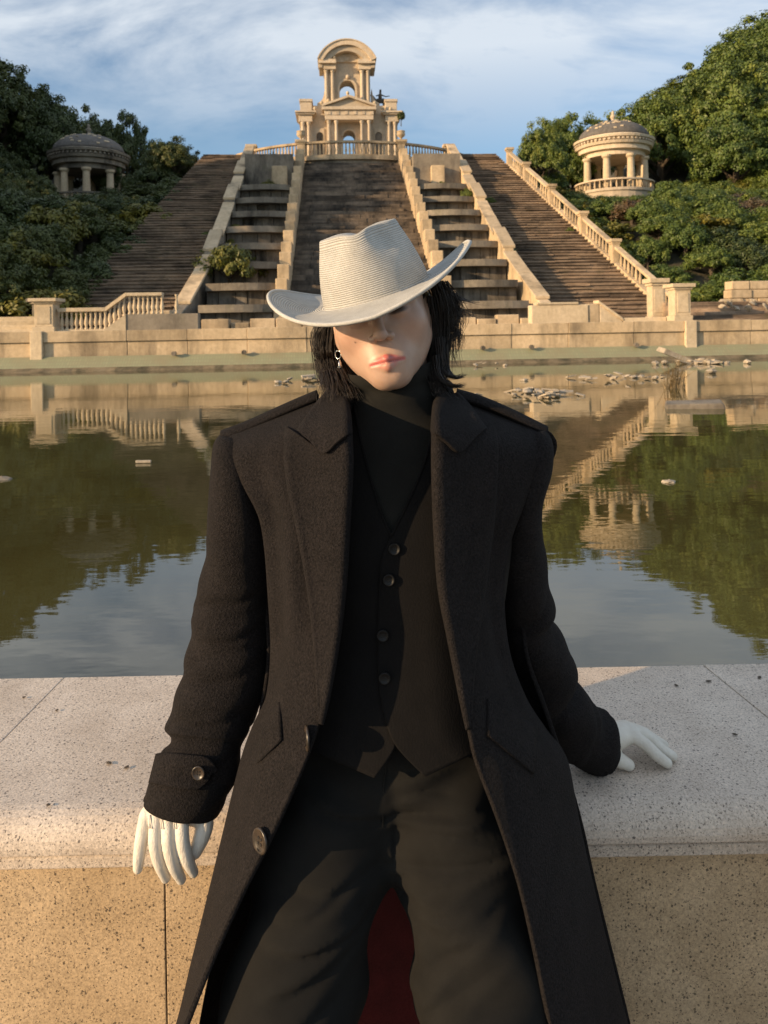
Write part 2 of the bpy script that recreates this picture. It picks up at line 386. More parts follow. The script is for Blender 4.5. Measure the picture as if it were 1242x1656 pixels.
while x < 30:
    L = q.choice([1.9, 2.2, 2.6]); x1 = x + L
    for sp in (-10.6, 10.6):
        if x < sp - 0.19 < x1: x1 = sp - 0.19
        if abs(x - (sp - 0.19)) < 1e-6: x = sp + 0.19; x1 = x + L
    d = q.uniform(-0.012, 0.012)
    MB().box(x+0.004, x1-0.004, -0.07+d, 0.30, 1.22, 1.58+q.uniform(-0.012,0.008)).build('coping_block', M['lime'], wall, bevel=0.014)
    MB().box(x+0.004, x1-0.004, 0.0+d, 0.30, 0.55, 1.212).build('wall_block', M['lime'], wall, bevel=0.015)
    x = x1
for sp in (-10.6, 10.6):
    MB().box(sp-0.19, sp+0.19, -0.14, 0.3, 0.45, 1.575).build('pilaster', M['pale'], wall, bevel=0.02)
for hx in (-6.3, -4.1, 3.6, 5.2, 8.7):     # drain spouts at the foot of the wall
    MB().lathe([(0.075,0),(0.075,0.16)], 10).build('drain_spout', M['wet'], wall).matrix_local = Matrix.Translation((hx, -0.12, 0.80)) @ Matrix.Rotation(R(90), 4, 'X')

# ------------------------------------------------------------------ balusters, pedestals
BAL = [(0.075,0.0),(0.075,0.05),(0.045,0.07),(0.05,0.11),(0.082,0.20),(0.085,0.26),(0.06,0.36),(0.038,0.47),(0.04,0.52),(0.06,0.55),(0.045,0.57),(0.07,0.59),(0.07,0.64)]
bal_mesh = MB().lathe(BAL, 10).mesh('baluster', M['pale'], smooth=True)
bal_small = MB().lathe(BAL[::2] + [BAL[-1]], 7).mesh('baluster', M['lime'], smooth=True)
bal_tower = MB().lathe(BAL[::2] + [BAL[-1]], 7).mesh('baluster', M['tower'], smooth=True)
def pedestal(par_, x, y, z, w, h, mat=None, name='pedestal'):
    mat = mat or M['pale']
    o = MB().box(x-w/2, x+w/2, y-w/2, y+w/2, z, z+h*0.16).box(x-w*0.42, x+w*0.42, y-w*0.42, y+w*0.42, z+h*0.16, z+h*0.84).box(x-w*0.5, x+w*0.5, y-w*0.5, y+w*0.5, z+h*0.84, z+h*0.90).box(x-w*0.62, x+w*0.62, y-w*0.62, y+w*0.62, z+h*0.90, z+h).build(name, mat, par_, bevel=0.015)
    MB().box(x-w*0.30, x+w*0.30, y-w*0.45, y-w*0.41, z+h*0.24, z+h*0.76).build('panel', mat, o, bevel=0.01)
    return o
lb = site('stone_balustrade', 0, 0.9, 0, 'sunlit stone balustrade with turned balusters stepping up left of the pool wall', 'balustrade')
pedestal(lb, -10.62, 0.0, 1.55, 0.72, 1.10)
MB().box(-10.25, -8.72, -0.16, 0.16, 1.50, 1.62).build('plinth', M['pale'], lb, bevel=0.01)
MB().hexa([(-8.72,-0.16,1.50),(-8.05,-0.16,1.50),(-8.05,0.16,1.50),(-8.72,0.16,1.50),(-8.72,-0.16,1.62),(-8.05,-0.16,2.10),(-8.05,0.16,2.10),(-8.72,0.16,1.62)]).build('plinth', M['pale'], lb)
MB().box(-8.05, -5.70, -0.13, 0.3, 1.50, 2.09).build('plinth', M['grey'], lb, bevel=0.015)
MB().box(-10.25, -8.72, -0.14, 0.14, 2.20, 2.33).build('rail', M['pale'], lb, bevel=0.015)
MB().hexa([(-8.72,-0.14,2.20),(-8.05,-0.14,2.68),(-8.05,0.14,2.68),(-8.72,0.14,2.20),(-8.72,-0.14,2.33),(-8.05,-0.14,2.81),(-8.05,0.14,2.81),(-8.72,0.14,2.33)]).build('rail', M['pale'], lb)
MB().box(-8.05, -6.86, -0.14, 0.14, 2.69, 2.80).build('rail', M['pale'], lb, bevel=0.015)
for k in range(10): put('baluster', bal_mesh, lb, (-10.14+k*0.155, 0, 1.615), sc=(0.8,0.8,0.93))
for k in range(4): put('baluster', bal_mesh, lb, (-8.60+k*0.155, 0, 1.70+k*0.111), sc=(0.8,0.8,0.97))
for k in range(8): put('baluster', bal_mesh, lb, (-7.95+k*0.15, 0, 2.09), sc=(0.8,0.8,0.95))
put('baluster', bal_mesh, lb, (-6.42, 0, 2.09), sc=(0.8,0.8,1.0))
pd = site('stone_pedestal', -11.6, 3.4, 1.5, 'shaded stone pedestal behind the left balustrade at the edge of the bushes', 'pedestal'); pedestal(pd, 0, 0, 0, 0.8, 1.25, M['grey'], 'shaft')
st = site('garden_steps', -14, 1.0, 1.5, 'low sunlit steps at the far left of the pool wall', 'steps')
for k in range(4): MB().box(-3, 2.9, 0.45*k, 0.45*k+0.5, 0, 0.15*(k+1)).build('step', M['pale'], st, bevel=0.01)

rb = site('stone_pedestal', 10.65, 0.85, 1.55, 'tall sunlit stone pedestal above the pilaster at the right end of the pool wall', 'pedestal'); pedestal(rb, 0, 0, 0, 0.66, 1.30, name='shaft')
rp = site('stone_pedestal', 11.0, 3.6, 1.5, 'capped stone pedestal ending the long balustrade of the right staircase', 'pedestal'); pedestal(rp, 0, 0, 0, 0.62, 1.70, name='shaft')
lw = site('low_wall', 0, 1.2, 1.5, 'pale low stone wall with a sloping coping in front of the right staircase', 'wall')
MB().box(5.55, 7.55, -0.1, 0.4, 0, 0.70).build('block', M['pale'], lw, bevel=0.03)
MB().box(7.56, 7.95, -0.06, 0.38, 0, 0.72).build('block', M['lime'], lw, bevel=0.03)
MB().box(5.75, 7.2, -0.14, 0.44, 0.703, 0.79).build('coping_block', M['pale'], lw, bevel=0.02)
MB().hexa([(7.96,-0.06,0),(8.75,-0.06,0),(8.75,0.4,0),(7.96,0.4,0),(7.96,-0.06,0.72),(8.75,-0.06,0.13),(8.75,0.4,0.13),(7.96,0.4,0.72)]).build('block', M['pale'], lw, bevel=0.015)
MB().hexa([(7.9,-0.12,0.74),(8.78,-0.12,0.10),(8.78,0.46,0.10),(7.9,0.46,0.74),(7.9,-0.12,0.84),(8.78,-0.12,0.20),(8.78,0.46,0.20),(7.9,0.46,0.84)]).build('coping_block', M['pale'], lw, bevel=0.015)
MB().box(8.8, 10.3, -0.1, 0.3, 0.0, 0.22).build('coping_block', M['pale'], lw, bevel=0.02)
ss = site('garden_steps', 12.9, 1.0, 1.5, 'dark shaded steps beside the right pedestal', 'steps')
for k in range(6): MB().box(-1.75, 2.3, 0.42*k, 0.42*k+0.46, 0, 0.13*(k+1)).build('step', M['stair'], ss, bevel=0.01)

# ------------------------------------------------------------------ staircases
T0, T1, Z0, Z1 = 5.0, 27.0, 1.5, 13.2
def flight(sign, label):
    st_ = site('stone_staircase', 0, 0, 0, label, 'staircase')
    n = 66; mb = MB(); q = random.Random(11 if sign > 0 else 12)
    nose = []
    for k in range(n):
        ta, tb = T0+(T1-T0)*k/n, T0+(T1-T0)*(k+1)/n
        za_, zb = Z0+(Z1-Z0)*k/n, Z0+(Z1-Z0)*(k+1)/n
        e = 12.3 - 2.5*k/n
        # each tread is laid of several slabs that have settled unevenly
        cuts = [6.95]
        while cuts[-1] < e: cuts.append(min(e, cuts[-1] + q.uniform(0.7, 1.5)))
        for a, b2 in zip(cuts[:-1], cuts[1:]):
            dz = q.uniform(-0.025, 0.012); dy = q.uniform(-0.03, 0.02)
            x0, x1 = (a, b2) if sign > 0 else (-b2, -a)
            mb.box(x0+0.003, x1-0.003, ta+0.055, tb+0.12, za_-0.25, zb-0.062)
            mb.box(x0+0.003, x1-0.003, ta+dy-0.02, tb+0.12, zb-0.06+dz, zb+dz)
        nose.append(0)
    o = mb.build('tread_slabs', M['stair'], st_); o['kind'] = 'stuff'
    return st_
flight(-1, 'wide shaded stone staircase climbing the hill left of the cascade')
flight(1, 'wide sunlit stone staircase climbing the hill right of the cascade')

# outer sloped parapets of the cascade, laid of large coping blocks
def outer_parapet(sign, label):
    p = site('sloped_parapet', sign*6.75, 0, 0, label, 'parapet')
    n = 11; ta0 = 3.2; q = random.Random(21)
    for k in range(n):
        ta, tb = ta0 + (T1-ta0)*k/n, ta0 + (T1-ta0)*(k+1)/n
        f = lambda t_: 1.5 + max(0.0, SLOPE*(t_-T0)+0.1)
        wob = 0.25 if (k in (3, 6, 8)) else 0.0
        flare = 0.55*max(0, 1-(ta-ta0)/6) ; flare2 = 0.55*max(0, 1-(tb-ta0)/6)
        ha = 0.75 + wob - (0.55 if k == 0 else 0); hb = 0.75 + wob
        xa0, xa1, xb0, xb1 = -0.24+sign*flare, 0.24+sign*flare, -0.24+sign*flare2, 0.24+sign*flare2
        MB().hexa([(xa0,ta,f(ta)-1.5),(xa1,ta,f(ta)-1.5),(xb1,tb-0.02,f(tb)-1.5),(xb0,tb-0.02,f(tb)-1.5),
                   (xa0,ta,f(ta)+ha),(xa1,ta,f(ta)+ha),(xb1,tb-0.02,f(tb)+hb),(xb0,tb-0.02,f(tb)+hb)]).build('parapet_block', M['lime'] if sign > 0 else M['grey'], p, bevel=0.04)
        if k > 0:
            MB().hexa([(xa0-0.07,ta,f(ta)+ha+0.004),(xa1+0.07,ta,f(ta)+ha+0.004),(xb1+0.07,tb-0.04,f(tb)+hb+0.004),(xb0-0.07,tb-0.04,f(tb)+hb+0.004),
                       (xa0-0.07,ta,f(ta)+ha+0.14),(xa1+0.07,ta,f(ta)+ha+0.14),(xb1+0.07,tb-0.04,f(tb)+hb+0.14),(xb0-0.07,tb-0.04,f(tb)+hb+0.14)]).build('coping_block', M['lime'], p, bevel=0.03)
    MB().box(-0.36+sign*0.6, 0.36+sign*0.6, 2.6, 3.2, 1.5, 2.25).build('end_block', M['lime'], p, bevel=0.04)
outer_parapet(-1, 'sloping stone parapet between the shaded staircase and the left cascade')
outer_parapet(1, 'sloping sunlit stone parapet between the right cascade and the right staircase')
def inner_parapet(sign, label):
    p = site('stepped_parapet', sign*3.35, 0, 0, label, 'parapet')
    n = 17; q = random.Random(31+sign)
    for k in range(n):
        ta, tb = 5.2 + (26.0-5.2)*k/n, 5.2 + (26.0-5.2)*(k+1)/n
        zt = 1.5 + SLOPE*(tb-T0) + 0.72
        MB().box(-0.25+q.uniform(-.02,.02), 0.25+q.uniform(-.02,.02), ta, tb-0.012, zt-2.3, zt+q.uniform(-.03,.03)).build('parapet_block', M['lime'], p, bevel=0.03)
inner_parapet(-1, 'stepped row of parapet blocks left of the central water stair')
inner_parapet(1, 'stepped row of sunlit parapet blocks right of the central water stair')
def cascade(sign, label):
    p = site('water_cascade', sign*5.05, 0, 0, label, 'cascade')
    ts = [5.2, 7.0, 9.0, 11.0, 13.0, 15.0, 17.0, 19.1]
    for k, ta in enumerate(ts):
        tb = ta + 2.0; zt = 1.5 + SLOPE*(ta+2.0-T0) - 0.15
        zb = zt - 1.10
        # slightly bowed overflow ledge
        mb = MB(); n = 8
        for i in range(n):
            xa, xb = -1.42+2.84*i/n, -1.42+2.84*(i+1)/n
            ya, yb = ta - 0.34*(1-(xa/1.42)**2), ta - 0.34*(1-(xb/1.42)**2)
            mb.hexa([(xa,ya-0.12,zt-0.30),(xb,yb-0.12,zt-0.30),(xb,tb,zt-0.30),(xa,tb,zt-0.30),(xa,ya-0.12,zt),(xb,yb-0.12,zt),(xb,tb,zt),(xa,tb,zt)])
        mb.build('overflow_ledge', M['grey'], p)
        q = random.Random(k+sign*50); xx = -1.42
        while xx < 1.41:          # upright facing slabs under each ledge
            x1 = min(1.42, xx + q.uniform(0.45, 0.8))
            if 1.42 - x1 < 0.25: x1 = 1.42
            if q.random() > 0.12:
                MB().box(xx+0.012, x1-0.012, ta+0.10+q.uniform(-.04,.05), ta+0.4, zb-0.2, zt-0.304).build('facing_slab', M['wet'], p)
            xx = x1
        MB().box(-1.42, 1.42, ta+0.41, tb+0.5, zb-0.2, zt-0.31).build('backing', M['wet'], p)
    MB().box(-1.42, 1.42, 21.3, 28.2, 8.0, 12.0).build('head_wall', M['grey'], p)
    MB().box(0.2 if sign < 0 else -0.4, 1.1 if sign < 0 else 0.4, 20.8, 21.296, 9.6, 11.2).build('head_block', M['lime'], p, bevel=0.03)
cascade(-1, 'dry stepped cascade with bowed stone ledges left of the central stair')
cascade(1, 'dry stepped cascade with bowed stone ledges right of the central stair')
cs = site('central_stair', 0, 0, 0, 'steep blackened central water stair between the stepped parapets', 'staircase')
mb = MB(); q = random.Random(77); n = 40
for k in range(n):
    ta, tb = 5.6+(25.8-5.6)*k/n, 5.6+(25.8-5.6)*(k+1)/n
    zb = 1.5 + SLOPE*(tb-T0)
    x = -3.08
    while x < 3.07:
        x1 = min(3.08, x+q.uniform(0.5, 1.1)); dy = q.uniform(-0.07, 0.05)
        if q.random() > 0.015: mb.box(x+0.006, x1-0.006, ta+dy, tb+0.25, zb-0.55, zb+q.uniform(-.03,.02))
        x = x1
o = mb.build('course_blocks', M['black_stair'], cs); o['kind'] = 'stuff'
tb_ = site('basin_rim', 0, 3.0, 1.5, 'low broken stone basin rim at the foot of the cascade', 'wall')
q = random.Random(9); x = -6.0
while x < 6.0:
    x1 = x + q.uniform(0.7, 1.4)
    if q.random() > 0.12: MB().box(x+0.02, x1-0.02, q.uniform(-.08,.05), 0.5, 0, q.choice([0.28,0.34,0.42])).build('rim_block', M['lime'], tb_, bevel=0.03)
    x = x1

# ------------------------------------------------------------------ terrace with curved balustrade
TC, TR = 36.0, 10.0
ter = site('terrace', 0, TC, -0.67, None, None); ter['kind'] = 'structure'
mb = MB(); n = 48; a0, a1 = R(180+25), R(360-25)
ring = [(TR*math.cos(a0+(a1-a0)*i/n), TR*math.sin(a0+(a1-a0)*i/n)) for i in range(n+1)]
for i in range(n):
    (xa, ya), (xb, yb) = ring[i], ring[i+1]
    mb.hexa([(xa,ya,9.0),(xb,yb,9.0),(xb*0.9,yb*0.9,9.0),(xa*0.9,ya*0.9,9.0),(xa,ya,13.35),(xb,yb,13.35),(xb*0.9,yb*0.9,13.35),(xa*0.9,ya*0.9,13.35)])
mb.build('drum_wall', M['grey'], ter)
mb = MB()
for i in range(n):
    (xa, ya), (xb, yb) = ring[i], ring[i+1]
    k0, k1 = 1.022, 0.96
    mb.hexa([(xa*k0,ya*k0,13.353),(xb*k0,yb*k0,13.353),(xb*k1,yb*k1,13.353),(xa*k1,ya*k1,13.353),(xa*k0,ya*k0,13.60),(xb*k0,yb*k0,13.60),(xb*k1,yb*k1,13.60),(xa*k1,ya*k1,13.60)])
mb.build('string_course', M['lime'], ter)
MB().lathe([(9.65,13.0),(9.65,13.5)], 48).build('floor_slab', M['pave'], ter)
MB().box(-20, 20, 1.0, 9, 12.3, 13.3).build('floor_slab', M['pave'], ter)
tbal = site('terrace_balustrade', 0, TC, 12.93, 'curved stone balustrade along the edge of the upper terrace', 'balustrade')
mb = MB(); mb2 = MB()
for i in range(n):
    (xa, ya), (xb, yb) = ring[i], ring[i+1]
    for (mm, z0_, z1_, k0, k1) in ((mb, 0.86, 1.0, 1.015, 0.985), (mb2, 0.002, 0.10, 1.012, 0.988)):
        mm.hexa([(xa*k0,ya*k0,z0_),(xb*k0,yb*k0,z0_),(xb*k1,yb*k1,z0_),(xa*k1,ya*k1,z0_),(xa*k0,ya*k0,z1_),(xb*k0,yb*k0,z1_),(xb*k1,yb*k1,z1_),(xa*k1,ya*k1,z1_)])
mb.build('rail', M['lime'], tbal); mb2.build('plinth', M['lime'], tbal)
nb = 92
for i in range(nb):
    a = a0 + (a1-a0)*(i+0.5)/nb
    x_ = TR*math.cos(a)
    if min(abs(abs(x_)-3.35), abs(abs(x_)-6.85)) < 0.3: continue
    put('baluster', bal_small, tbal, (x_, TR*math.sin(a), 0.10), sc=(1.05,1.05,1.19))
for x_ in (-6.85, -3.35, 3.35, 6.85):
    y_ = -math.sqrt(TR*TR-x_*x_)
    pedestal(tbal, x_, y_-0.02, -0.6 if abs(x_) < 5 else -0.4, 0.62, 1.75 if abs(x_) < 5 else 1.75, M['lime'])
URN = [(0.16,0),(0.16,0.05),(0.06,0.10),(0.08,0.16),(0.26,0.30),(0.30,0.44),(0.24,0.55),(0.30,0.60),(0.26,0.64),(0.10,0.66)]
for x_ in (-3.35, 3.35):
    y_ = -math.sqrt(TR*TR-x_*x_); p = W(x_, TC+y_, 12.93+1.15)
    o = MB().lathe(URN, 14).build('stone_urn', M['lime'], smooth=True); o.location = p
    tag(o, 'worn stone urn on the terrace pedestal ' + ('left of the gateway tower' if x_ < 0 else 'right of the gateway tower'), 'urn')

# ------------------------------------------------------------------ gateway tower
tw = site('gateway_tower', 0, 33.4, 13.5, 'two-storey baroque gateway tower with open arches and a rounded pediment', 'tower')
K = 0.00738
tx = lambda u: (u-585)*K
tz = lambda v: 1.87 + (1170-v)*K
T_ = M['tower']
def col_mesh(h, r):
    return MB().lathe([(r*1.45,0),(r*1.45,h*0.03),(r*1.2,h*0.05),(r,h*0.075),(r*1.02,h*0.4),(r*0.86,h*0.92),(r*1.05,h*0.935),(r*1.3,h*0.97),(r*1.4,h*0.972),(r*1.4,h)], 14).mesh('column', T_, smooth=False)
# lower storey
zl = tz(930)
mb = MB(); r_ = 62*K
for sgn in (-1, 1):
    pass
mb.box(tx(205), -r_, 0.3, 2.0, 0, tz(1067)); mb.box(r_, tx(965), 0.3, 2.0, 0, tz(1067))
mb.archhead(tx(205), tx(965), tz(830), 0, r_, tz(1067), 0.3, 2.0)
mb.build('lower_wall', T_, tw)
MB().box(tx(60), tx(1110), -0.75, 2.5, -0.75, -0.003).build('plinth', T_, tw, bevel=0.03)
MB().arcband(0, tz(1067), r_, r_+0.12, 0, math.pi, 0.22, 0.299).build('arch_moulding', T_, tw)
for sgn in (-1, 1):
    c_ = tx(285) if sgn < 0 else tx(890)
    nz_ = MB().archhead(c_-0.33, c_+0.33, tz(985), c_, 0.27, tz(1060), 0.22, 0.298).box(c_-0.33, c_-0.27, 0.22, 0.298, 0, tz(1060)).box(c_+0.27, c_+0.33, 0.22, 0.298, 0, tz(1060)).build('niche_frame', T_, tw)
    MB().box(c_-0.265, c_+0.265, 0.285, 0.2995, 0.3, tz(1060)).arcband(c_, tz(1060), 0.02, 0.265, 0.01, math.pi-0.01, 0.285, 0.2995).build('niche', M['wet'], nz_)
# side piers
cl = col_mesh(tz(930)-0.25, 0.125)
for sgn in (-1, 1):
    X = lambda u: tx(u) if sgn < 0 else -tx(u)
    B = lambda u0, u1, *a: MB().box(min(X(u0),X(u1)), max(X(u0),X(u1)), *a)
    B(85, 206, 0.15, 2.3, 0, tz(930)).build('pier', T_, tw)
    B(72, 212, -0.18, 2.4, tz(930), tz(862)).build('entablature', T_, tw, bevel=0.03)
    B(52, 236, -0.34, 2.55, tz(861), tz(845)).box(min(X(38),X(252)), max(X(38),X(252)), -0.46, 2.65, tz(844.7), tz(826)).build('cornice', T_, tw, bevel=0.02)
    B(88, 208, 0.0, 2.2, tz(825.6), tz(722)).build('attic_block', T_, tw, bevel=0.02)
    B(80, 216, -0.08, 2.28, tz(721.6), tz(692)).build('attic_cap', T_, tw, bevel=0.03)
    B(80, 200, -0.16, 0.149, 0, 0.25).build('column_base', T_, tw, bevel=0.02)
    for u in (112, 172): put('column', cl, tw, (X(u), -0.02, 0.25))
    # centre portico
    B(345, 478, -0.62, 0.299, 0, 0.30).build('column_base', T_, tw, bevel=0.02)
    B(360, 462, -0.25, 0.298, 0.301, tz(926)).build('pilaster', T_, tw)
    for u in (380, 455): put('column', cl, tw, (X(u), -0.42, 0.25))
    # attic links between pier and upper storey
    B(209, 345, 0.35, 1.9, tz(829.6), tz(745)).build('attic_wall', T_, tw, bevel=0.02)
    # scrolled buttress
    pts = [(X(345), tz(745)), (X(262), tz(745)), (X(262), tz(715)), (X(290), tz(700)), (X(315), tz(675)), (X(330), tz(640)), (X(338), tz(590)), (X(345), tz(560))]
    if sgn > 0: pts = pts[::-1]
    MB().prism(pts[::-1], 0.5, 1.6).build('scroll_buttress', T_, tw)
MB().box(tx(340), tx(835), -0.60, 0.29, tz(925), tz(880)).box(tx(336), tx(839), -0.63, 0.29, tz(879.6), tz(830)).build('entablature', T_, tw, bevel=0.02)
for k in range(6):
    u = 370 + k*87; MB().box(tx(u), tx(u+30), -0.67, -0.632, tz(875), tz(840)).build('triglyph', T_, tw)
MB().box(tx(312), tx(863), -0.80, 0.3, tz(829.5), tz(798)).build('cornice', T_, tw, bevel=0.02)
MB().prism([(tx(330), tz(797.6)), (tx(845), tz(797.6)), (tx(588), tz(705))], -0.55, 0.34).build('pediment', T_, tw)
for sgn in (-1, 1):
    xe = tx(312) if sgn < 0 else tx(863); xm = tx(588)
    poly = [(xe, tz(797)), (xm, tz(703)), (xm, tz(680)), (xe, tz(776))]
    if sgn < 0: poly = [poly[0], poly[1], poly[2], poly[3]]
    else: poly = [poly[1], poly[0], poly[3], poly[2]]
    MB().prism(poly, -0.82, 0.345).build('raking_cornice', T_, tw)
# upper storey
ru = 80*K; zs = tz(570); zb = tz(745)
mb = MB().box(tx(345), tx(575)-ru, 0.35, 1.75, zb, zs).box(tx(575)+ru, tx(800), 0.35, 1.75, zb, zs)
mb.archhead(tx(345), tx(800), tz(300), tx(575), ru, zs, 0.35, 1.75); mb.build('upper_wall', T_, tw)
MB().arcband(tx(575), zs, ru, ru+0.15, 0, math.pi, 0.24, 0.349).box(tx(575)-ru-0.15, tx(575)-ru, 0.24, 0.349, zb, zs).box(tx(575)+ru, tx(575)+ru+0.15, 0.24, 0.349, zb, zs).build('arch_moulding', T_, tw)
MB().lathe([(0.05,0),(0.13,0.05),(0.15,0.16),(0.11,0.27),(0.05,0.32)], 10, (tx(580), 0.20, tz(478))).build('keystone', T_, tw, smooth=True)
cu = col_mesh(tz(397)-zb, 0.135)
for sgn in (-1, 1):
    X = lambda u: tx(u) if sgn < 0 else 2*tx(575)-tx(u)
    B = lambda u0, u1, *a: MB().box(min(X(u0),X(u1)), max(X(u0),X(u1)), *a)
    for u in (361, 424): put('column', cu, tw, (X(u), 0.0, zb))
    B(340, 446, 0.13, 1.8, zb, tz(397)).build('pilaster', T_, tw)
    B(330, 460, -0.25, 1.9, tz(396), tz(345)).build('entablature', T_, tw, bevel=0.02)
    B(285, 466, -0.50, 2.05, tz(344.6), tz(318)).box(min(X(292),X(462)), max(X(292),X(462)), -0.42, 2.0, tz(317.6), tz(298)).build('cornice', T_, tw, bevel=0.02)
    B(286, 328, -0.3, 1.7, tz(385), tz(345)).build('bracket', T_, tw, bevel=0.05)
zc2 = tz(426); R1 = 316*K; aa = math.asin((426-300)/316)
MB().arcband(tx(575), zc2, 268*K, R1, aa, math.pi-aa, -0.55, 2.05).build('curved_pediment', T_, tw)
MB().arcband(tx(575), zc2, 212*K, 267.6*K, aa+0.12, math.pi-aa-0.12, -0.34, 1.9).build('inner_moulding', T_, tw)
MB().arcband(tx(575), zc2, 316.4*K, 328*K, aa, math.pi-aa, -0.62, 2.1).build('outer_moulding', T_, tw)
mb = MB(); 
for i in range(20):
    a, b2 = aa+(math.pi-2*aa)*i/20, aa+(math.pi-2*aa)*(i+1)/20
    r9 = 214*K
    mb.hexa([(tx(575)+r9*math.cos(a),0.2,tz(302)),(tx(575)+r9*math.cos(b2),0.2,tz(302)),(tx(575)+r9*math.cos(b2),1.7,tz(302)),(tx(575)+r9*math.cos(a),1.7,tz(302)),
             (tx(575)+r9*math.cos(a),0.2,zc2+r9*math.sin(a)),(tx(575)+r9*math.cos(b2),0.2,zc2+r9*math.sin(b2)),(tx(575)+r9*math.cos(b2),1.7,zc2+r9*math.sin(b2)),(tx(575)+r9*math.cos(a),1.7,zc2+r9*math.sin(a))])
mb.build('tympanum', T_, tw)
MB().arcband(tx(575), tz(258), 0.17, 0.26, 0, 2*math.pi, 0.12, 0.199).build('medallion', T_, tw)
ball = MB().lathe([(0.05,0),(0.05,0.05),(0.10,0.09),(0.13,0.17),(0.12,0.24),(0.07,0.30),(0.02,0.33)], 10).mesh('ball_finial', M['pale'], smooth=True)
for u, v, y in ((310,776,-0.5),(575,680,-0.6),(850,776,-0.5),(240,826,-0.3),(930,826,-0.3),(445,298,-0.2),(378,745,-0.3),(1012,826,-0.2)):
    put('ball_finial', ball, tw, (tx(u), y, tz(v)))
# weathered rider sculpture on the right attic
sc_ = site('broken_statue', tx(915), 33.4+0.9, 13.5+tz(745), 'dark broken rider statue on the right shoulder of the gateway tower', 'statue')
MB().tube([(-0.45,0,0.0),(-0.40,0,0.35),(-0.2,0,0.5),(0.25,0,0.52),(0.5,0,0.4),(0.62,0,0.05)], [0.10,0.13,0.2,0.2,0.16,0.07], 8).tube([(0.25,0,0.5),(0.3,0,0.05)], [0.1,0.06], 6).tube([(-0.3,0,0.45),(-0.55,0,0.85),(-0.72,0,0.95)], [0.13,0.09,0.05], 6).build('horse', M['wet'], sc_, smooth=True)
MB().tube([(0.0,0,0.55),(0.02,0,0.95),(0.04,0,1.15)], [0.14,0.15,0.07], 8).tube([(0.04,0,1.15),(0.05,0,1.38)], [0.09,0.08], 8).tube([(0.02,0,1.0),(-0.3,0,0.9)], [0.06,0.04], 6).tube([(0.05,0,1.0),(0.45,0,0.85),(0.75,0,0.9)], [0.06,0.04,0.03], 6).build('rider', M['wet'], sc_, smooth=True)

# ------------------------------------------------------------------ pavilions
def pavilion(s, t, z, label, smat, gmat):
    p = site('domed_pavilion', s, t, z, label, 'pavilion')
    p.scale = (1.1, 1.1, 0.97)
    MB().lathe([(2.65,-1.6),(2.65,0.0),(2.75,0.02),(2.75,0.14)], 32).build('floor_drum', smat, p)
    MB().lathe([(2.15,0.0),(2.15,0.35),(2.45,0.40),(2.45,0.72),(2.62,0.78),(2.70,0.98),(2.58,1.02),(2.58,1.18),(2.78,1.24),(2.82,1.42),(2.55,1.48),(2.5,1.56)], 40, (0,0,2.9)).build('entablature', smat, p)
    dome = [(2.45*math.cos(a), 4.46 + 1.50*math.sin(a)) for a in [R(x_) for x_ in range(0, 88, 8)]] + [(0.12, 5.98)]
    d = MB().lathe(dome, 36).build('dome', M['slate'], p, smooth=True)
    q = random.Random(int(s*7)); 
    for k in range(26):            # pale slates where the dark coat has flaked off
        a = q.uniform(R(190), R(350)); e = q.uniform(R(14), R(70)); rr = 2.47*math.cos(e)
        o = MB().box(-0.10, 0.10, -0.02, 0.02, -0.06, 0.06).build('slate_patch', M['pale'], d)
        o.location = (rr*math.cos(a), rr*math.sin(a), 4.46+1.52*math.sin(e)); o.rotation_euler = (-e, 0, a+math.pi/2)
    MB().lathe([(0.22,0),(0.22,0.12),(0.10,0.18),(0.13,0.30),(0.20,0.42),(0.17,0.56),(0.08,0.66),(0.12,0.74),(0.10,0.82),(0.03,0.95)], 12, (0,0,5.94)).build('finial', smat, p, smooth=True)
    cm_ = MB().lathe([(0.34,0),(0.34,0.12),(0.27,0.2),(0.26,1.2),(0.225,2.6),(0.27,2.66),(0.33,2.74),(0.33,2.9)], 14).mesh('column', gmat, smooth=False)
    for k in range(8):
        a = R(-78+k*45); put('column', cm_, p, (2.1*math.cos(a), 2.1*math.sin(a), 0))
    for k in range(56):             # dentils under the cornice
        a = 2*math.pi*k/56
        if math.sin(a) > 0.3: continue
        o = MB().box(-0.08, 0.08, -0.07, 0.07, 0, 0.14).build('dentil', smat, p); o.location = (2.66*math.cos(a), 2.66*math.sin(a), 2.9+1.04); o.rotation_euler.z = a
    MB().lathe([(2.5,0.14),(2.72,0.14),(2.72,0.24),(2.5,0.24)], 40, cap=False).build('plinth', smat, p)
    MB().lathe([(2.48,0.84),(2.74,0.84),(2.74,0.96),(2.48,0.96),(2.48,0.84)], 40, cap=False).build('rail', smat, p)
    for k in range(44):
        a = 2*math.pi*k/44
        if math.sin(a) > 0.4: continue
        put('baluster', bal_small, p, (2.61*math.cos(a), 2.61*math.sin(a), 0.235), sc=(1,1,0.95))
def st_of(u, d):     # monument coordinates of image column u at depth d
    p = at(u, 300, d) - AX0; p.z = 0; return p.dot(ES), p.dot(ET)
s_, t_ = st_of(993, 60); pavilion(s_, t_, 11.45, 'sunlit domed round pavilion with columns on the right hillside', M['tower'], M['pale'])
s_, t_ = st_of(145, 60); pavilion(s_, t_, 11.10, 'shaded domed round pavilion with columns among the left bushes', M['grey'], M['pale'])

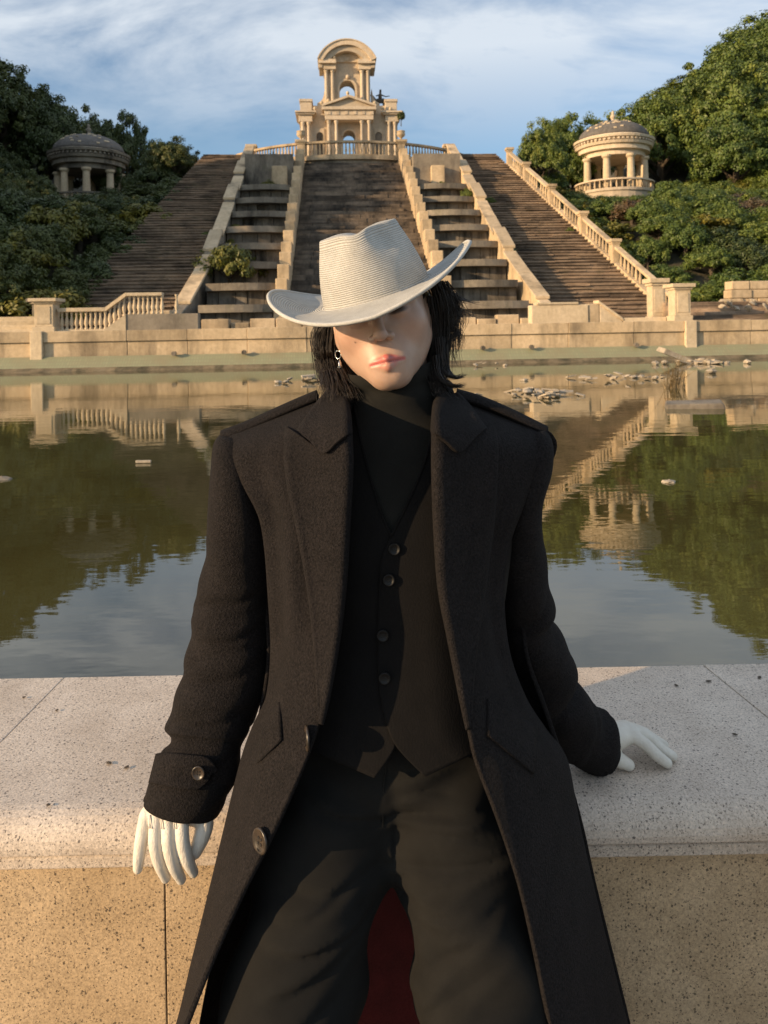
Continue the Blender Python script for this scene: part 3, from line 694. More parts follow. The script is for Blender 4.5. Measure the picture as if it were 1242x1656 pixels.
# ------------------------------------------------------------------ long balustrade of the right staircase
rs = site('stair_balustrade', 0, 0, 0, 'long sloping stone balustrade along the right edge of the sunlit staircase', 'balustrade')
def edge(t_): return 12.45 - 2.5*(t_-T0)/(T1-T0)
def zed(t_): return Z0 + (Z1-Z0)*(t_-T0)/(T1-T0)
posts = [5.0, 10.2, 13.6, 17.6, 21.5, 24.5]
for i, ta in enumerate(posts):
    pedestal(rs, edge(ta), ta, zed(ta)-0.3, 0.42, 1.5, M['lime'], 'post')
    if i+1 < len(posts):
        tb = posts[i+1]
        for (za_, zb_, wd, nm) in ((0.02, 0.22, 0.17, 'plinth'), (0.84, 0.97, 0.15, 'rail')):
            a, b2 = ta+0.27, tb-0.27
            MB().hexa([(edge(a)-wd,a,zed(a)+za_),(edge(a)+wd,a,zed(a)+za_),(edge(b2)+wd,b2,zed(b2)+za_),(edge(b2)-wd,b2,zed(b2)+za_),
                       (edge(a)-wd,a,zed(a)+zb_),(edge(a)+wd,a,zed(a)+zb_),(edge(b2)+wd,b2,zed(b2)+zb_),(edge(b2)-wd,b2,zed(b2)+zb_)]).build(nm, M['lime'], rs, bevel=0.02)
        q = random.Random(i+3); t_ = ta+0.5
        while t_ < tb-0.35:
            if q.random() > 0.06: put('baluster', bal_small, rs, (edge(t_), t_, zed(t_)+0.20), sc=(1,1,1.02))
            t_ += 0.34
bw = site('ruined_wall', 14.6, 3.4, 1.45, 'ruined stone wall stub among rubble at the right edge', 'wall')
q = random.Random(4)
for r0 in range(4):
    x = -0.9 + 0.05*r0
    while x < 3.0:
        x1 = x + q.uniform(0.5, 0.9); MB().box(x+0.01, x1-0.01, q.uniform(-.05,.03), 0.55, 0.3+0.33*r0, 0.3+0.33*(r0+1)-0.012).build('wall_block', M['lime'], bw, bevel=0.03); x = x1

# ------------------------------------------------------------------ rubble in and beside the pool
rub = [pebble(100+k, 1.0, 0.55).mesh('rubble_stone', M['rubble']) for k in range(5)]
slabm = [MB().hexa([(-1,-0.5,-0.12),(0.95,-0.55,-0.12),(1.0,0.5,-0.12),(-0.9,0.45,-0.12),(-0.98,-0.48,0.12),(0.9,-0.5,0.12),(0.95,0.42,0.12),(-0.85,0.45,0.12)]).mesh('rubble_slab', M['rubble'])]
def water_pt(u, v, z=WZ):
    y_h = HY - math.tan(ROLL)*(u-CX); d = (CAMZ-z)*FPX/(v-y_h); return at(u, v, d)
def heap(u, v, n, spread, depth, size, label, grp, seed):
    q = random.Random(seed); c = water_pt(u, v)
    for k in range(n):
        dx, dy = q.gauss(0, spread), q.gauss(0, depth); r = size*q.uniform(0.5, 1.3)
        hgt = max(0.0, 0.10*(1-abs(dx)/(2*spread)))*q.random()
        if q.random() < 0.45: o = put('rubble_slab', slabm[0], None, (c.x+dx, c.y+dy, WZ+hgt+0.03), (q.uniform(-.25,.25), q.uniform(-.3,.3), q.uniform(0,3.1)), (r*1.5, r*1.2, r*1.0))
        else: o = put('rubble_stone', rub[k % 5], None, (c.x+dx, c.y+dy, WZ+hgt+0.02), (q.uniform(-.3,.3), q.uniform(-.3,.3), q.uniform(0,3.1)), (r, r*0.8, r*0.7))
        tag(o, label, 'rubble', grp)
heap(868, 640, 30, 0.34, 0.42, 0.085, 'broken stone in the rubble heap in the water right of the person', 'rubble heap right of the person', 1)
heap(995, 613, 18, 0.55, 0.35, 0.09, 'broken stone in the low rubble line behind the right heap', 'far low rubble line', 2)
heap(500, 617, 14, 0.35, 0.35, 0.10, 'broken stone in the rubble heap left of the person', 'rubble heap left of the person', 3)
heap(1126, 588, 30, 0.42, 0.30, 0.13, 'broken stone at the foot of the right pilaster', 'rubble by the right pilaster', 4)
heap(790, 592, 5, 0.35, 0.2, 0.08, 'broken stone at the waterline beside the person hair', 'stones at the waterline', 5)
for u, v in ((1060,586),(1075,585),(1208,584),(118,571),(560,607),(1150,600)):
    c = water_pt(u, v+4); o = put('rubble_stone', rub[u % 5], None, (c.x, c.y, WZ+0.06), (0,0,u), (0.13,0.11,0.12)); tag(o, 'lone pale stone lying at the far waterline', 'rubble', 'lone stones at the waterline')
for k in range(26):      # rubble on the promenade before the ruined wall
    q = random.Random(500+k); p = W(13.6+q.uniform(-.6,2.2), 2.6+q.uniform(-.8,.8), 1.9+q.uniform(0,0.5)*0.8)
    o = put('rubble_stone', rub[k%5], None, p, (q.random(),q.random(),q.random()*3), (0.17,0.15,0.13)); tag(o, 'broken stone spilled below the ruined wall stub', 'rubble', 'stones below the ruined wall')
c = water_pt(1100, 588); o = put('rubble_slab', slabm[0], None, (c.x, c.y+0.2, WZ+0.20), (0.15,0.38,0.2), (0.62,0.6,0.6)); tag(o, 'tilted broken stone slab leaning by the right pilaster', 'slab')
c = water_pt(1128, 660)
o = MB().hexa([(-0.44,-0.12,-0.2),(0.40,-0.2,-0.2),(0.46,0.2,-0.2),(-0.4,0.2,-0.2),(-0.46,-0.10,0.045),(0.30,-0.2,0.06),(0.42,0.16,0.08),(-0.36,0.2,0.07)]).build('concrete_slab', M['grey'], bevel=0.02)
o.location = (c.x, c.y+0.05, WZ+0.02); tag(o, 'flat broken concrete slab lying in the water by dry reeds', 'slab')
c = water_pt(1090, 628); mb = MB(); q = random.Random(8)
for k in range(60):
    a = q.uniform(-1, 1); x0 = q.gauss(0, 0.10); L = q.uniform(0.2, 0.62)
    mb.tube([(x0, q.gauss(0,0.05), -0.05), (x0+a*0.16*L, q.gauss(0,.05), L*0.55), (x0+a*0.5*L+q.gauss(0,.05), q.gauss(0,.1), L)], [0.006,0.005,0.002], 3)
o = mb.build('dry_reeds', M['dry']); o.location = (c.x, c.y, WZ); tag(o, 'tuft of dry yellow reeds standing in the pool', 'reeds')
c = water_pt(232, 749); o = MB().box(-0.07,0.07,-0.012,0.012,-0.012,0.012).build('floating_stick', M['rubble'], bevel=0.005); o.location = (c.x, c.y, WZ+0.015); tag(o, 'small pale stick floating alone on the dark water', 'stick')
c = water_pt(1082, 780); o = put('rubble_stone', rub[1], None, (c.x, c.y, WZ), (0,0,0), (0.06,0.05,0.04)); tag(o, 'small pale stone breaking the water below the right pavilion reflection', 'rubble')
c = water_pt(2, 775); o = put('rubble_stone', rub[2], None, (c.x, c.y, WZ), (0,0,0), (0.09,0.05,0.05)); tag(o, 'dark stone in the water at the left edge', 'rubble'); o.data = o.data.copy(); o.data.materials[0] = M['wet']

# ------------------------------------------------------------------ vegetation
def leaf_mesh(name, seed, nclump, nleaf, leaf, mat, flat_=0.75, clump=(0.16,0.30), shape='dome'):
    g = np.random.default_rng(seed)
    d = g.normal(size=(nclump,3)); d /= np.linalg.norm(d, axis=1)[:,None]
    if shape == 'dome': d[:,2] = np.abs(d[:,2])*1.15 - 0.25*(g.random(nclump) < 0.45)
    rad = g.uniform(0.45, 1.0, nclump)**0.6
    lump = 1 + 0.18*np.sin(d[:,0]*5+seed)*np.cos(d[:,1]*4+seed*2) + 0.08*g.normal(size=nclump); lump = np.clip(lump, 0.6, 1.10)
    c = d*(rad*lump)[:,None]*np.array([1,1,flat_])
    cr = g.uniform(clump[0], clump[1], nclump)
    idx = np.repeat(np.arange(nclump), nleaf)
    o = g.normal(size=(len(idx),3)); o /= np.linalg.norm(o, axis=1)[:,None]
    rr = g.random(len(idx))**0.45
    p = c[idx] + o*(rr*cr[idx])[:,None]*np.array([1,1,0.75])
    nrm = o + 0.5*d[idx] + g.normal(size=o.shape)*0.55 + np.array([0,0,0.35]); nrm /= np.linalg.norm(nrm, axis=1)[:,None]
    u = np.cross(nrm, g.normal(size=o.shape)); u /= np.linalg.norm(u, axis=1)[:,None]; w = np.cross(nrm, u)
    s = leaf*g.uniform(0.6, 1.35, len(idx))[:,None]
    V = np.stack([p-u*s, p-w*s*0.5+nrm*s*0.12, p+u*s, p+w*s*0.5+nrm*s*0.12], axis=1).reshape(-1,3)
    n_ = len(idx); me = bpy.data.meshes.new(name)
    me.vertices.add(4*n_); me.vertices.foreach_set('co', V.astype(np.float32).ravel())
    me.loops.add(4*n_); me.loops.foreach_set('vertex_index', np.arange(4*n_, dtype=np.int32))
    me.polygons.add(n_); me.polygons.foreach_set('loop_start', np.arange(0, 4*n_, 4, dtype=np.int32)); me.polygons.foreach_set('loop_total', np.full(n_, 4, dtype=np.int32))
    me.update(); me.validate(); me.materials.append(mat); return me
def trunk_mesh(name, seed, h=1.0, r=0.09):
    q = random.Random(seed); mb = MB()
    mb.tube([(0,0,-0.35*h),(q.uniform(-.04,.04),q.uniform(-.04,.04),0.3*h),(q.uniform(-.1,.1),q.uniform(-.1,.1),0.9*h)], [r*1.3,r,r*0.45], 7)
    for k in range(6):
        a = k*1.05+q.random(); z = q.uniform(0.2,0.7)*h
        mb.tube([(0,0,z),(0.3*math.cos(a),0.3*math.sin(a),z+0.22*h),(0.62*math.cos(a),0.62*math.sin(a),z+0.42*h)], [r*0.5,r*0.3,r*0.1], 5)
    return mb.mesh(name, M['bark'], smooth=True)
trunks = [trunk_mesh('trunk', k) for k in range(3)]
V_bush = [leaf_mesh('crown', 40+k, 95, 120, 0.048, M['leaf'], 0.8) for k in range(3)]
V_tree = [leaf_mesh('crown', 50+k, 230, 130, 0.029, M['leaf'], 0.95, (0.09,0.20)) for k in range(3)]
V_dark = [leaf_mesh('crown', 60+k, 210, 120, 0.032, M['leaf_dark'], 0.95, (0.09,0.20)) for k in range(3)]
V_dbush = [leaf_mesh('crown', 70+k, 100, 120, 0.047, M['leaf_dark'], 0.8) for k in range(2)]
V_yel = [leaf_mesh('crown', 80+k, 60, 90, 0.06, M['leaf_yellow'], 0.7, (0.16,0.30)) for k in range(2)]
V_red = [leaf_mesh('crown', 90, 60, 90, 0.05, M['leaf_red'], 0.7)]
SKY_L = [(-400,20),(-60,40),(0,78),(60,125),(110,165),(140,192),(200,200),(260,200),(300,222),(326,252)]
SKY_R = [(812,250),(820,225),(850,203),(960,197),(1012,182),(1045,150),(1120,110),(1170,60),(1242,5),(1500,-150)]
def proj(p):
    c, s_ = math.cos(ROLL), math.sin(ROLL); X, Y, Z = p.x, p.y, p.z-CAMZ
    return CX + FPX*(X*c - Z*s_)/Y, HY - FPX*(X*s_ + Z*c)/Y
def headroom(s, t, z, r):
    """tallest plant that keeps the skyline and both pavilions clear, as in the place itself"""
    p = W(s, t, z); u, v = proj(p); rr = r*FPX/p.y; best = 99.0
    for du in (-1.0, -0.5, 0, 0.5, 1.0):
        uu = u + du*rr
        tab = SKY_L if uu < 560 else SKY_R
        if uu < 330 or uu > 810: yl = np.interp(uu, [a for a, b_ in tab], [b_ for a, b_ in tab])
        else: yl = 480
        if t < 36.5 and (78 < uu < 214): yl = max(yl, 309)
        if t < 36.5 and (932 < uu < 1056): yl = max(yl, 311)
        if 330 <= uu <= 400 and t < 26: yl = max(yl, 480)
        hg = (v - yl)*p.y/FPX
        if abs(du) > 0.8: hg *= 1.7
        best = min(best, hg)
    return u, best
def plant(name, meshes, s, t, r, hgt, label, cat, grp=None, zoff=0.0, k=0, z=None, fit=True):
    if z is None:
        z = HZ(s, t)
        u, room = headroom(s, t, z, r)
        if fit and grp and name == 'bush' and not (-90 < u < 1335): return None
        if fit and grp:
            hgt = min(hgt, room*(0.93 if name == 'bush' else 1.04))
            if hgt < 0.45: return None
            if hgt < 1.0: r = min(r, hgt*1.2)
    e = site(name, s, t, z-0.15, label, cat, grp)
    q = random.Random(int(s*31+t*17+k))
    lift = hgt*0.42
    put('trunk', trunks[k % 3], e, (0,0,0), (0,0,q.uniform(0,6)), (r, r, hgt*0.62))
    put('crown', meshes[k % len(meshes)], e, (0,0,lift+zoff), (0,0,q.uniform(0,6.28)), (r, r, hgt*0.60))
    return e
def where(lab, g, s, t, hg, side):
    u, v = proj(W(s, t, HZ(s, t)))
    kind = lab.split(' bush')[0]; size = 'tall' if hg > 2.3 else ('low' if hg < 1.8 else 'middling')
    if side > 0:
        if s < edge(min(t, T1)) + 3: pl = 'against the long sloping balustrade, ' + ('lower part' if t < 14 else 'upper part')
        elif 925 < u < 1060 and v < 380: pl = 'just below the sunlit pavilion'
        elif u > 1150: pl = 'at the right edge of the view, ' + ('low on the slope' if t < 16 else 'high on the slope')
        elif t < 12: pl = 'above the right pedestal and ruined wall'
        else: pl = 'in the middle of the right slope'
    else:
        if -s < edge(min(t, T1)) + 2.6: pl = 'along the edge of the shaded staircase, ' + ('lower part' if t < 14 else 'upper part')
        elif 70 < u < 220 and v < 380: pl = 'just below the shaded pavilion'
        elif u < 70: pl = 'at the left edge of the view, ' + ('low on the slope' if t < 16 else 'high on the slope')
        else: pl = 'in the middle of the left slope'
    return f'{size} {kind} bush {pl}', f'{size} {kind} bushes {pl}'
def where2(col, hill, s, t):
    u, v = proj(W(s, t, HZ(s, t)))
    if hill == 'right hill': pl = 'rising just right of the sunlit pavilion' if u < 1110 else ('in the middle of the wooded right hill' if u < 1190 else 'at the right edge of the wooded right hill')
    else: pl = 'rising just left of the shaded pavilion' if u > 20 else 'at the left edge of the shaded hill'
    row = 'near the foot' if t < 33 else ('half way up' if t < 43 else 'on the crest')
    lab = f'tall {col} tree {pl}, {row}'
    return lab, 'tree', lab.replace(' tree ', ' trees ')
q = random.Random(2024); k = 0
# right slope thicket
t = 6.6
while t < 34:
    s = max(edge(min(t, T1))+1.35, 11.4) + q.uniform(0, 0.6) if t < 27 else 11.5+q.uniform(0,1)
    while s < 15 + t*0.95:
        near_pav = abs(s-20.6) < 3.3 and abs(t-33.6) < 4.5
        front_pav = abs(s-20.3) < 3.2 and 27 < t <= 30.5
        if not near_pav:
            r = q.uniform(0.95, 1.65); hg = q.uniform(1.5, 2.5)
            if s < edge(min(t, T1)) + 2.3: r *= 0.75; hg *= 0.72
            if front_pav: hg = min(hg, 1.3)
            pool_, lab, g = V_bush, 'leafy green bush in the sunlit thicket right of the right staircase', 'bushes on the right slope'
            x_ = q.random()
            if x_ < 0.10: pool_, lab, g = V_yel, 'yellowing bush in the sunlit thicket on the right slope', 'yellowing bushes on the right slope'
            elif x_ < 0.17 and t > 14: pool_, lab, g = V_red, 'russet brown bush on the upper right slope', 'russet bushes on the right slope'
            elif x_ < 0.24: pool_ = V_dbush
            lab, g = where(lab, g, s, t, hg, 1)
            plant('bush', pool_, s, t, r, hg, lab, 'bush', g, k=k)
            k += 1
        s += q.uniform(1.5, 2.3)
    t += q.uniform(1.7, 2.1)
# bushes between right staircase top and pavilion
for s, t, r, hg in ((12.9,29,2.3,8.0),(15.4,31,2.4,8.6),(13.8,34,2.6,8.8),(17.0,36.5,2.4,9.4),(12.2,31.5,1.6,7.0),(12.6,25,1.5,5),(14.4,27,1.9,7.5),(19,39,2.6,9),(16.6,33.5,2.0,8)):
    plant('leafy_tree', V_tree, s, t, r*1.2, hg, 'rounded green tree left of the sunlit pavilion above the right stairs', 'tree', 'trees left of the sunlit pavilion', k=k); k += 1
# big wooded hill right
for s, t, r, hg in ((27,40,4.2,8.5),(32,38,4.6,9.5),(30,46,4.8,11),(36,44,5.2,11.5),(41,41,5.0,11),(35,52,5.5,13),(42,50,6,14),(26,47,4.0,9),(46,46,5.5,13),(30,33,3.6,7),(36,34,4,8),(41,34,4.4,9),(27,34.5,3.0,5.5),(47,38,5,11),(52,48,6,14),(48,56,6.5,15),(40,58,6,13),(33,28,3.2,5.5),(38,27,3.4,6)):
    plant('hill_tree', V_tree, s, t, r, hg, *where2('green', 'right hill', s, t), k=k); k += 1
# left thicket
t = 6.2
while t < 33:
    s = max(edge(min(t, T1))+0.2, 10.6) + q.uniform(0, 0.5)
    while s < 15 + t*0.9:
        near_pav = abs(s-20.4) < 3.2 and abs(t-32.5) < 4.5
        front_pav = abs(s-20.0) < 3.4 and 24 < t <= 30
        if not near_pav:
            r = q.uniform(1.1, 1.9); hg = q.uniform(1.9, 3.3)
            if s < edge(min(t, T1)) + 1.6: hg *= 0.85
            if front_pav: hg = min(hg, 1.5)
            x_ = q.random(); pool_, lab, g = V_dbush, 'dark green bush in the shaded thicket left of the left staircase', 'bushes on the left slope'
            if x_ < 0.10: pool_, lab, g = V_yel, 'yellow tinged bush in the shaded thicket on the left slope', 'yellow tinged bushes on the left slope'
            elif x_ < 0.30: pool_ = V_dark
            lab, g = where(lab, g, -s, t, hg, -1)
            plant('bush', pool_, -s, t, r, hg, lab, 'bush', g, k=k); k += 1
        s += q.uniform(1.6, 2.4)
    t += q.uniform(1.7, 2.1)
for s, t, r, hg in ((-12.4,30,2.2,8.9),(-14.5,32,2.4,9.0),(-16.4,35,2.4,9.6),(-13.5,36,2.4,9.6),(-18.0,38.5,2.2,9.8),(-11.9,27.5,1.5,6.8),(-13.6,27,1.9,8),(-16.2,31,2.2,9),(-21,40,2.6,9),(-24,38,2.6,9)):
    plant('leafy_tree', V_dark, s, t, r*1.2, hg, 'dark bushy tree between the shaded pavilion and the left staircase', 'tree', 'trees right of the shaded pavilion', k=k); k += 1
for s, t, r, hg in ((-27,37,3.6,8),(-31,34,4.2,10),(-26,42,3.8,8),(-34,40,5,12),(-31,28,3.8,8.5),(-28.5,31,3.2,7),(-37,32,5,13),(-39,42,5.5,14),(-36,24,4.5,11),(-42,28,5,13),(-26.5,27,2.8,5),(-30,22,3.4,7),(-34,16,4,8),(-40,18,5,11)):
    plant('hill_tree', V_dark, s, t, r, hg, *where2('dark', 'left hill', s, t), k=k); k += 1
for s, t, r, hg in ((-27,4,3.4,12),(-31,6.5,4,14),(-28,9.5,3.6,13),(-33,11,4,13),(-30,1,3.4,10.5),(-36,3,4,12),(-26,7,3,12)):  # unseen trees added outside the view to shade the left stairs and cascade
    plant('shade_tree', V_dark, s, t, r, hg, 'tall unseen tree added beyond the left edge of the pool to shade the stairs', 'tree', 'unseen shade trees left of the pool', k=k, fit=False); k += 1
q = random.Random(404)
for i in range(34):
    sg = 1 if i < 24 else -1; t = 7 + (i % 12)*2.6 + q.uniform(-.6,.6); s = sg*(34 + t*0.62 + (i//12)*6.5 + q.uniform(-1.5, 1.5))
    plant('hill_tree', V_tree if sg > 0 else V_dark, s, t, q.uniform(3.2, 4.4), q.uniform(5.5, 8.0), 'bushy tree on the hillside past the ' + ('right' if sg > 0 else 'left') + ' edge of the view', 'tree', 'trees past the ' + ('right' if sg > 0 else 'left') + ' edge', k=k, fit=False); k += 1
plant('conifer_sapling', V_dark, -20.2, 39.5, 0.9, 5.2, 'thin dark conifer top rising behind the shaded pavilion dome', 'tree', k=3)
plant('yellow_shrub', V_yel, -5.7, 8.9, 1.30, 2.6, 'yellow green shrub growing out of the left cascade parapet', 'shrub', z=3.1, k=0)
plant('weed_clump', V_yel, -5.0, 20.5, 0.45, 0.8, 'small weed clump at the head of the left cascade', 'weeds', z=9.7, k=1)
plant('weed_clump', V_bush, 5.2, 20.6, 0.40, 0.6, 'small weed clump at the head of the right cascade', 'weeds', z=9.7, k=1)
plant('weed_clump', V_yel, 4.6, 12.6, 0.40, 0.5, 'tiny yellow weed on a ledge of the right cascade', 'weeds', z=5.3, k=1)
plant('weed_clump', V_bush, 6.2, 17.5, 0.35, 0.9, 'green weed hanging on the sunlit sloping parapet', 'weeds', z=8.5, k=2)
plant('far_shrub', V_bush, 10.2, 38, 1.1, 1.9, 'small green shrub on the skyline above the right stairs', 'shrub', z=13.0, k=2)
plant('far_shrub', V_dbush, -10.4, 38, 1.0, 1.6, 'small dark shrub on the skyline above the left stairs', 'shrub', z=13.0, k=1)
plant('hanging_plant', V_dbush, tx(1120), 33.2, 0.32, 1.0, 'dark plant hanging from the right cornice of the gateway tower', 'plant', z=13.5+tz(930), k=1)

q = random.Random(61)
for i in range(16):      # weeds rooted in the joints of the stairs
    sg = 1 if i % 2 else -1; t = q.uniform(6, 25); s = sg*(q.choice([7.3, 7.6, 6.2, edge(t)-0.5, 3.9])); z = zed(t)+0.05 if abs(s) > 7 else 1.5+SLOPE*(t-T0)+0.2
    plant('weed_clump', V_bush if i % 3 else V_yel, s, t, q.uniform(0.18, 0.34), q.uniform(0.3, 0.6), 'small weed clump rooted in the ' + ('sunlit' if sg > 0 else 'shaded') + ' side of the monumental stairs', 'weeds', 'weeds on the ' + ('sunlit' if sg > 0 else 'shaded') + ' stairs', z=z, k=i)
# ================================================================== THE PERSON
# ---- signed-distance helpers: joints and soft forms are blended, then meshed as one continuous surface
def sd_cone(P, a, b, ra, rb):
    a = np.array(a, np.float32); b = np.array(b, np.float32); ab = b-a
    h_ = np.clip(((P-a) @ ab)/float(ab @ ab), 0, 1)
    return np.linalg.norm(P - a - h_[..., None]*ab, axis=-1) - (ra + (rb-ra)*h_)
def sd_ell(P, c, r):
    r = np.array(r, np.float32); q_ = (P - np.array(c, np.float32))
    k0 = np.linalg.norm(q_/r, axis=-1); k1 = np.linalg.norm(q_/(r*r), axis=-1)
    return k0*(k0-1)/np.maximum(k1, 1e-6)
def smin(a, b, k):
    h_ = np.clip(0.5+0.5*(b-a)/k, 0, 1); return b + (a-b)*h_ - k*h_*(1-h_)
def smax(a, b, k): return -smin(-a, -b, k)
def sdf_mesh(f, lo, hi, h):
    ax = [np.arange(lo[i], hi[i]+h, h, dtype=np.float32) for i in range(3)]
    P = np.stack(np.meshgrid(*ax, indexing='ij'), axis=-1)
    D = f(P).astype(np.float32); ins = D < 0
    sh = tuple(n-1 for n in D.shape)
    cn = [(i,j,k) for i in (0,1) for j in (0,1) for k in (0,1)]
    sl = lambda A, c: A[c[0]:c[0]+sh[0], c[1]:c[1]+sh[1], c[2]:c[2]+sh[2]]
    cnt = sum(sl(ins, c).astype(np.int8) for c in cn)
    mixed = (cnt > 0) & (cnt < 8)
    ci = np.argwhere(mixed); idx = -np.ones(sh, np.int64); idx[mixed] = np.arange(len(ci))
    acc = np.zeros((len(ci),3), np.float32); num = np.zeros(len(ci), np.float32)
    vals = {c: sl(D, c)[mixed] for c in cn}
    for c in cn:
        for axi in range(3):
            if c[axi] == 0:
                d = list(c); d[axi] = 1; d = tuple(d)
                va, vb = vals[c], vals[d]; cr = (va < 0) != (vb < 0)
                tt = np.where(cr, va/np.where(cr, va-vb, 1), 0)
                p = np.tile(np.array(c, np.float32), (len(ci),1)); p[:,axi] += tt
                acc += np.where(cr[:,None], p, 0); num += cr
    verts = np.array(lo, np.float32) + h*(ci + acc/num[:,None])
    faces = []
    for axi in range(3):
        o1, o2 = (axi+1) % 3, (axi+2) % 3
        s0 = [slice(None)]*3; s1 = [slice(None)]*3
        s0[axi] = slice(0, D.shape[axi]-1); s1[axi] = slice(1, D.shape[axi])
        e = ins[tuple(s0)] != ins[tuple(s1)]
        w = np.argwhere(e); w = w[(w[:,o1] > 0) & (w[:,o2] > 0) & (w[:,o1] < sh[o1]) & (w[:,o2] < sh[o2])]
        if len(w) == 0: continue
        def cell(d1, d2):
            v = w.copy(); v[:,o1] -= d1; v[:,o2] -= d2; return idx[v[:,0], v[:,1], v[:,2]]
        qd = np.stack([cell(1,1), cell(0,1), cell(0,0), cell(1,0)], axis=1)
        fl = ~ins[w[:,0], w[:,1], w[:,2]]
        qd[fl] = qd[fl][:, ::-1]
        faces.append(qd)
    return verts, np.concatenate(faces)
def np_mesh(name, verts, faces, mat, smooth=True):
    me = bpy.data.meshes.new(name); me.from_pydata(verts.tolist(), [], faces.tolist()); me.update()
    me.materials.append(mat)
    if smooth: me.polygons.foreach_set('use_smooth', [True]*len(me.polygons))
    return me
def crom(P, n):
    """Catmull-Rom through the points of P (m, ...) resampled to n"""
    P = np.asarray(P, float); m = len(P); o = []
    for i in range(n):
        x = i*(m-1)/(n-1); k = min(int(x), m-2); f = x-k
        p0, p1, p2, p3 = P[max(k-1,0)], P[k], P[k+1], P[min(k+2,m-1)]
        o.append(0.5*((2*p1)+(p2-p0)*f+(2*p0-5*p1+4*p2-p3)*f*f+(3*p1-p0-3*p2+p3)*f**3))
    return np.array(o)
def patch(rows, nu, nv):
    G = np.array([crom(r, nu) for r in rows]); return crom(G, nv)

# ---- cloth, skin, leather, straw
def cloth(name, c, c2, fuzz=420, sheen=0.4, bstr=0.5, rough=0.95, dist=0.002, weave=None):
    m, t, b = newmat(name)
    f1 = noise(t, fuzz, 3, 0.7); f2 = noise(t, 24, 4)
    col = ramp(t, f1, [(0.30, c), (0.72, c2)])
    v = ramp(t, f2, [(0.3,(0.78,)*3), (0.7,(1.12,)*3)]); col = mixc(t, 1.0, col, v, 'MULTIPLY')
    t.links.new(col, b.inputs['Base Color']); b.inputs['Roughness'].default_value = rough
    b.inputs['Specular IOR Level'].default_value = 0.2
    b.inputs['Sheen Weight'].default_value = sheen; b.inputs['Sheen Roughness'].default_value = 0.5; b.inputs['Sheen Tint'].default_value = (0.9,0.85,0.8,1)
    hsrc = f1
    if weave:
        tc = t.nodes.new('ShaderNodeTexCoord'); w_ = N(t, 'ShaderNodeTexWave', Scale=weave[0], Distortion=weave[1], Detail=3.0); w_.bands_direction = 'X'
        w_.inputs['Detail Scale'].default_value = 1.5
        t.links.new(tc.outputs['Object'], w_.inputs['Vector']); hsrc = w_.outputs['Fac']
    bump(t, b, hsrc, bstr, dist); return m
M['wool'] = cloth('black_wool', (0.0022,0.002,0.0022), (0.0225,0.0188,0.0188), 330, 0.0, 0.9, dist=0.004)
M['knit'] = cloth('black_knit', (0.008,0.008,0.007), (0.016,0.0155,0.0135), 700, 0.03, 0.3, weave=(260,0.4), dist=0.0008)
M['vest'] = cloth('black_crinkle_cloth', (0.0028,0.0026,0.0027), (0.0075,0.0066,0.0065), 500, 0.0, 0.22, weave=(60,14.0), dist=0.0005)
M['twill'] = cloth('black_twill', (0.0072,0.0071,0.0067), (0.0125,0.0121,0.0112), 800, 0.0, 0.25, dist=0.0006)
M['lining'] = cloth('red_lining', (0.11,0.012,0.014), (0.16,0.02,0.022), 300, 0.1, 0.3, rough=0.5)
m, t, b = newmat('cream_leather'); M['leather'] = m
t.links.new(ramp(t, noise(t, 60, 5), [(0.3,(0.62,0.575,0.50)), (0.7,(0.69,0.65,0.575))]), b.inputs['Base Color'])
b.inputs['Roughness'].default_value = 0.5; bump(t, b, noise(t, 140, 6, 0.65, stretch=(1.6,1.6,0.7)), 0.6, 0.0032)
m, t, b = newmat('horn_button'); M['button'] = m
t.links.new(ramp(t, noise(t, 90, 4), [(0.35,(0.012,0.010,0.008)), (0.7,(0.05,0.036,0.026))]), b.inputs['Base Color']); b.inputs['Roughness'].default_value = 0.34
m, t, b = newmat('button_hole'); M['hole'] = m; b.inputs['Base Color'].default_value = (0.006,0.005,0.005,1); b.inputs['Roughness'].default_value = 0.8
m, t, b = newmat('silver'); M['silver'] = m; b.inputs['Base Color'].default_value = (0.75,0.74,0.72,1); b.inputs['Metallic'].default_value = 1; b.inputs['Roughness'].default_value = 0.18
t.links.new(ramp(t, noise(t, 200, 3), [(0.3,(0.6,0.6,0.58)), (0.7,(0.85,0.85,0.83))]), b.inputs['Base Color'])
m, t, b = newmat('black_hair'); M['hair'] = m
t.links.new(ramp(t, noise(t, 120, 4), [(0.3,(0.006,0.005,0.005)), (0.75,(0.034,0.024,0.018))]), b.inputs['Base Color'])
b.inputs['Roughness'].default_value = 0.45; b.inputs['Specular IOR Level'].default_value = 0.45
m, t, b = newmat('skin'); M['skin'] = m
sk = ramp(t, noise(t, 38, 5), [(0.3,(0.405,0.265,0.195)), (0.7,(0.47,0.32,0.243))])
def attr(t, nm):
    a = t.nodes.new('ShaderNodeAttribute'); a.attribute_name = nm; return a.outputs['Fac']
c_ = mixc(t, attr(t, 'blush'), sk, (0.60,0.28,0.20))
c_ = mixc(t, attr(t, 'lip'), c_, (0.52,0.135,0.125))
c_ = mixc(t, attr(t, 'dark'), c_, (0.018,0.012,0.010))
t.links.new(c_, b.inputs['Base Color']); b.inputs['Roughness'].default_value = 0.42
b.inputs['Subsurface Weight'].default_value = 0.22; b.inputs['Subsurface Radius'].default_value = (0.012,0.005,0.003); b.inputs['Subsurface Scale'].default_value = 0.9
bump(t, b, noise(t, 420, 5, 0.65), 0.22, 0.0010)
m, t, b = newmat('woven_straw'); M['straw'] = m
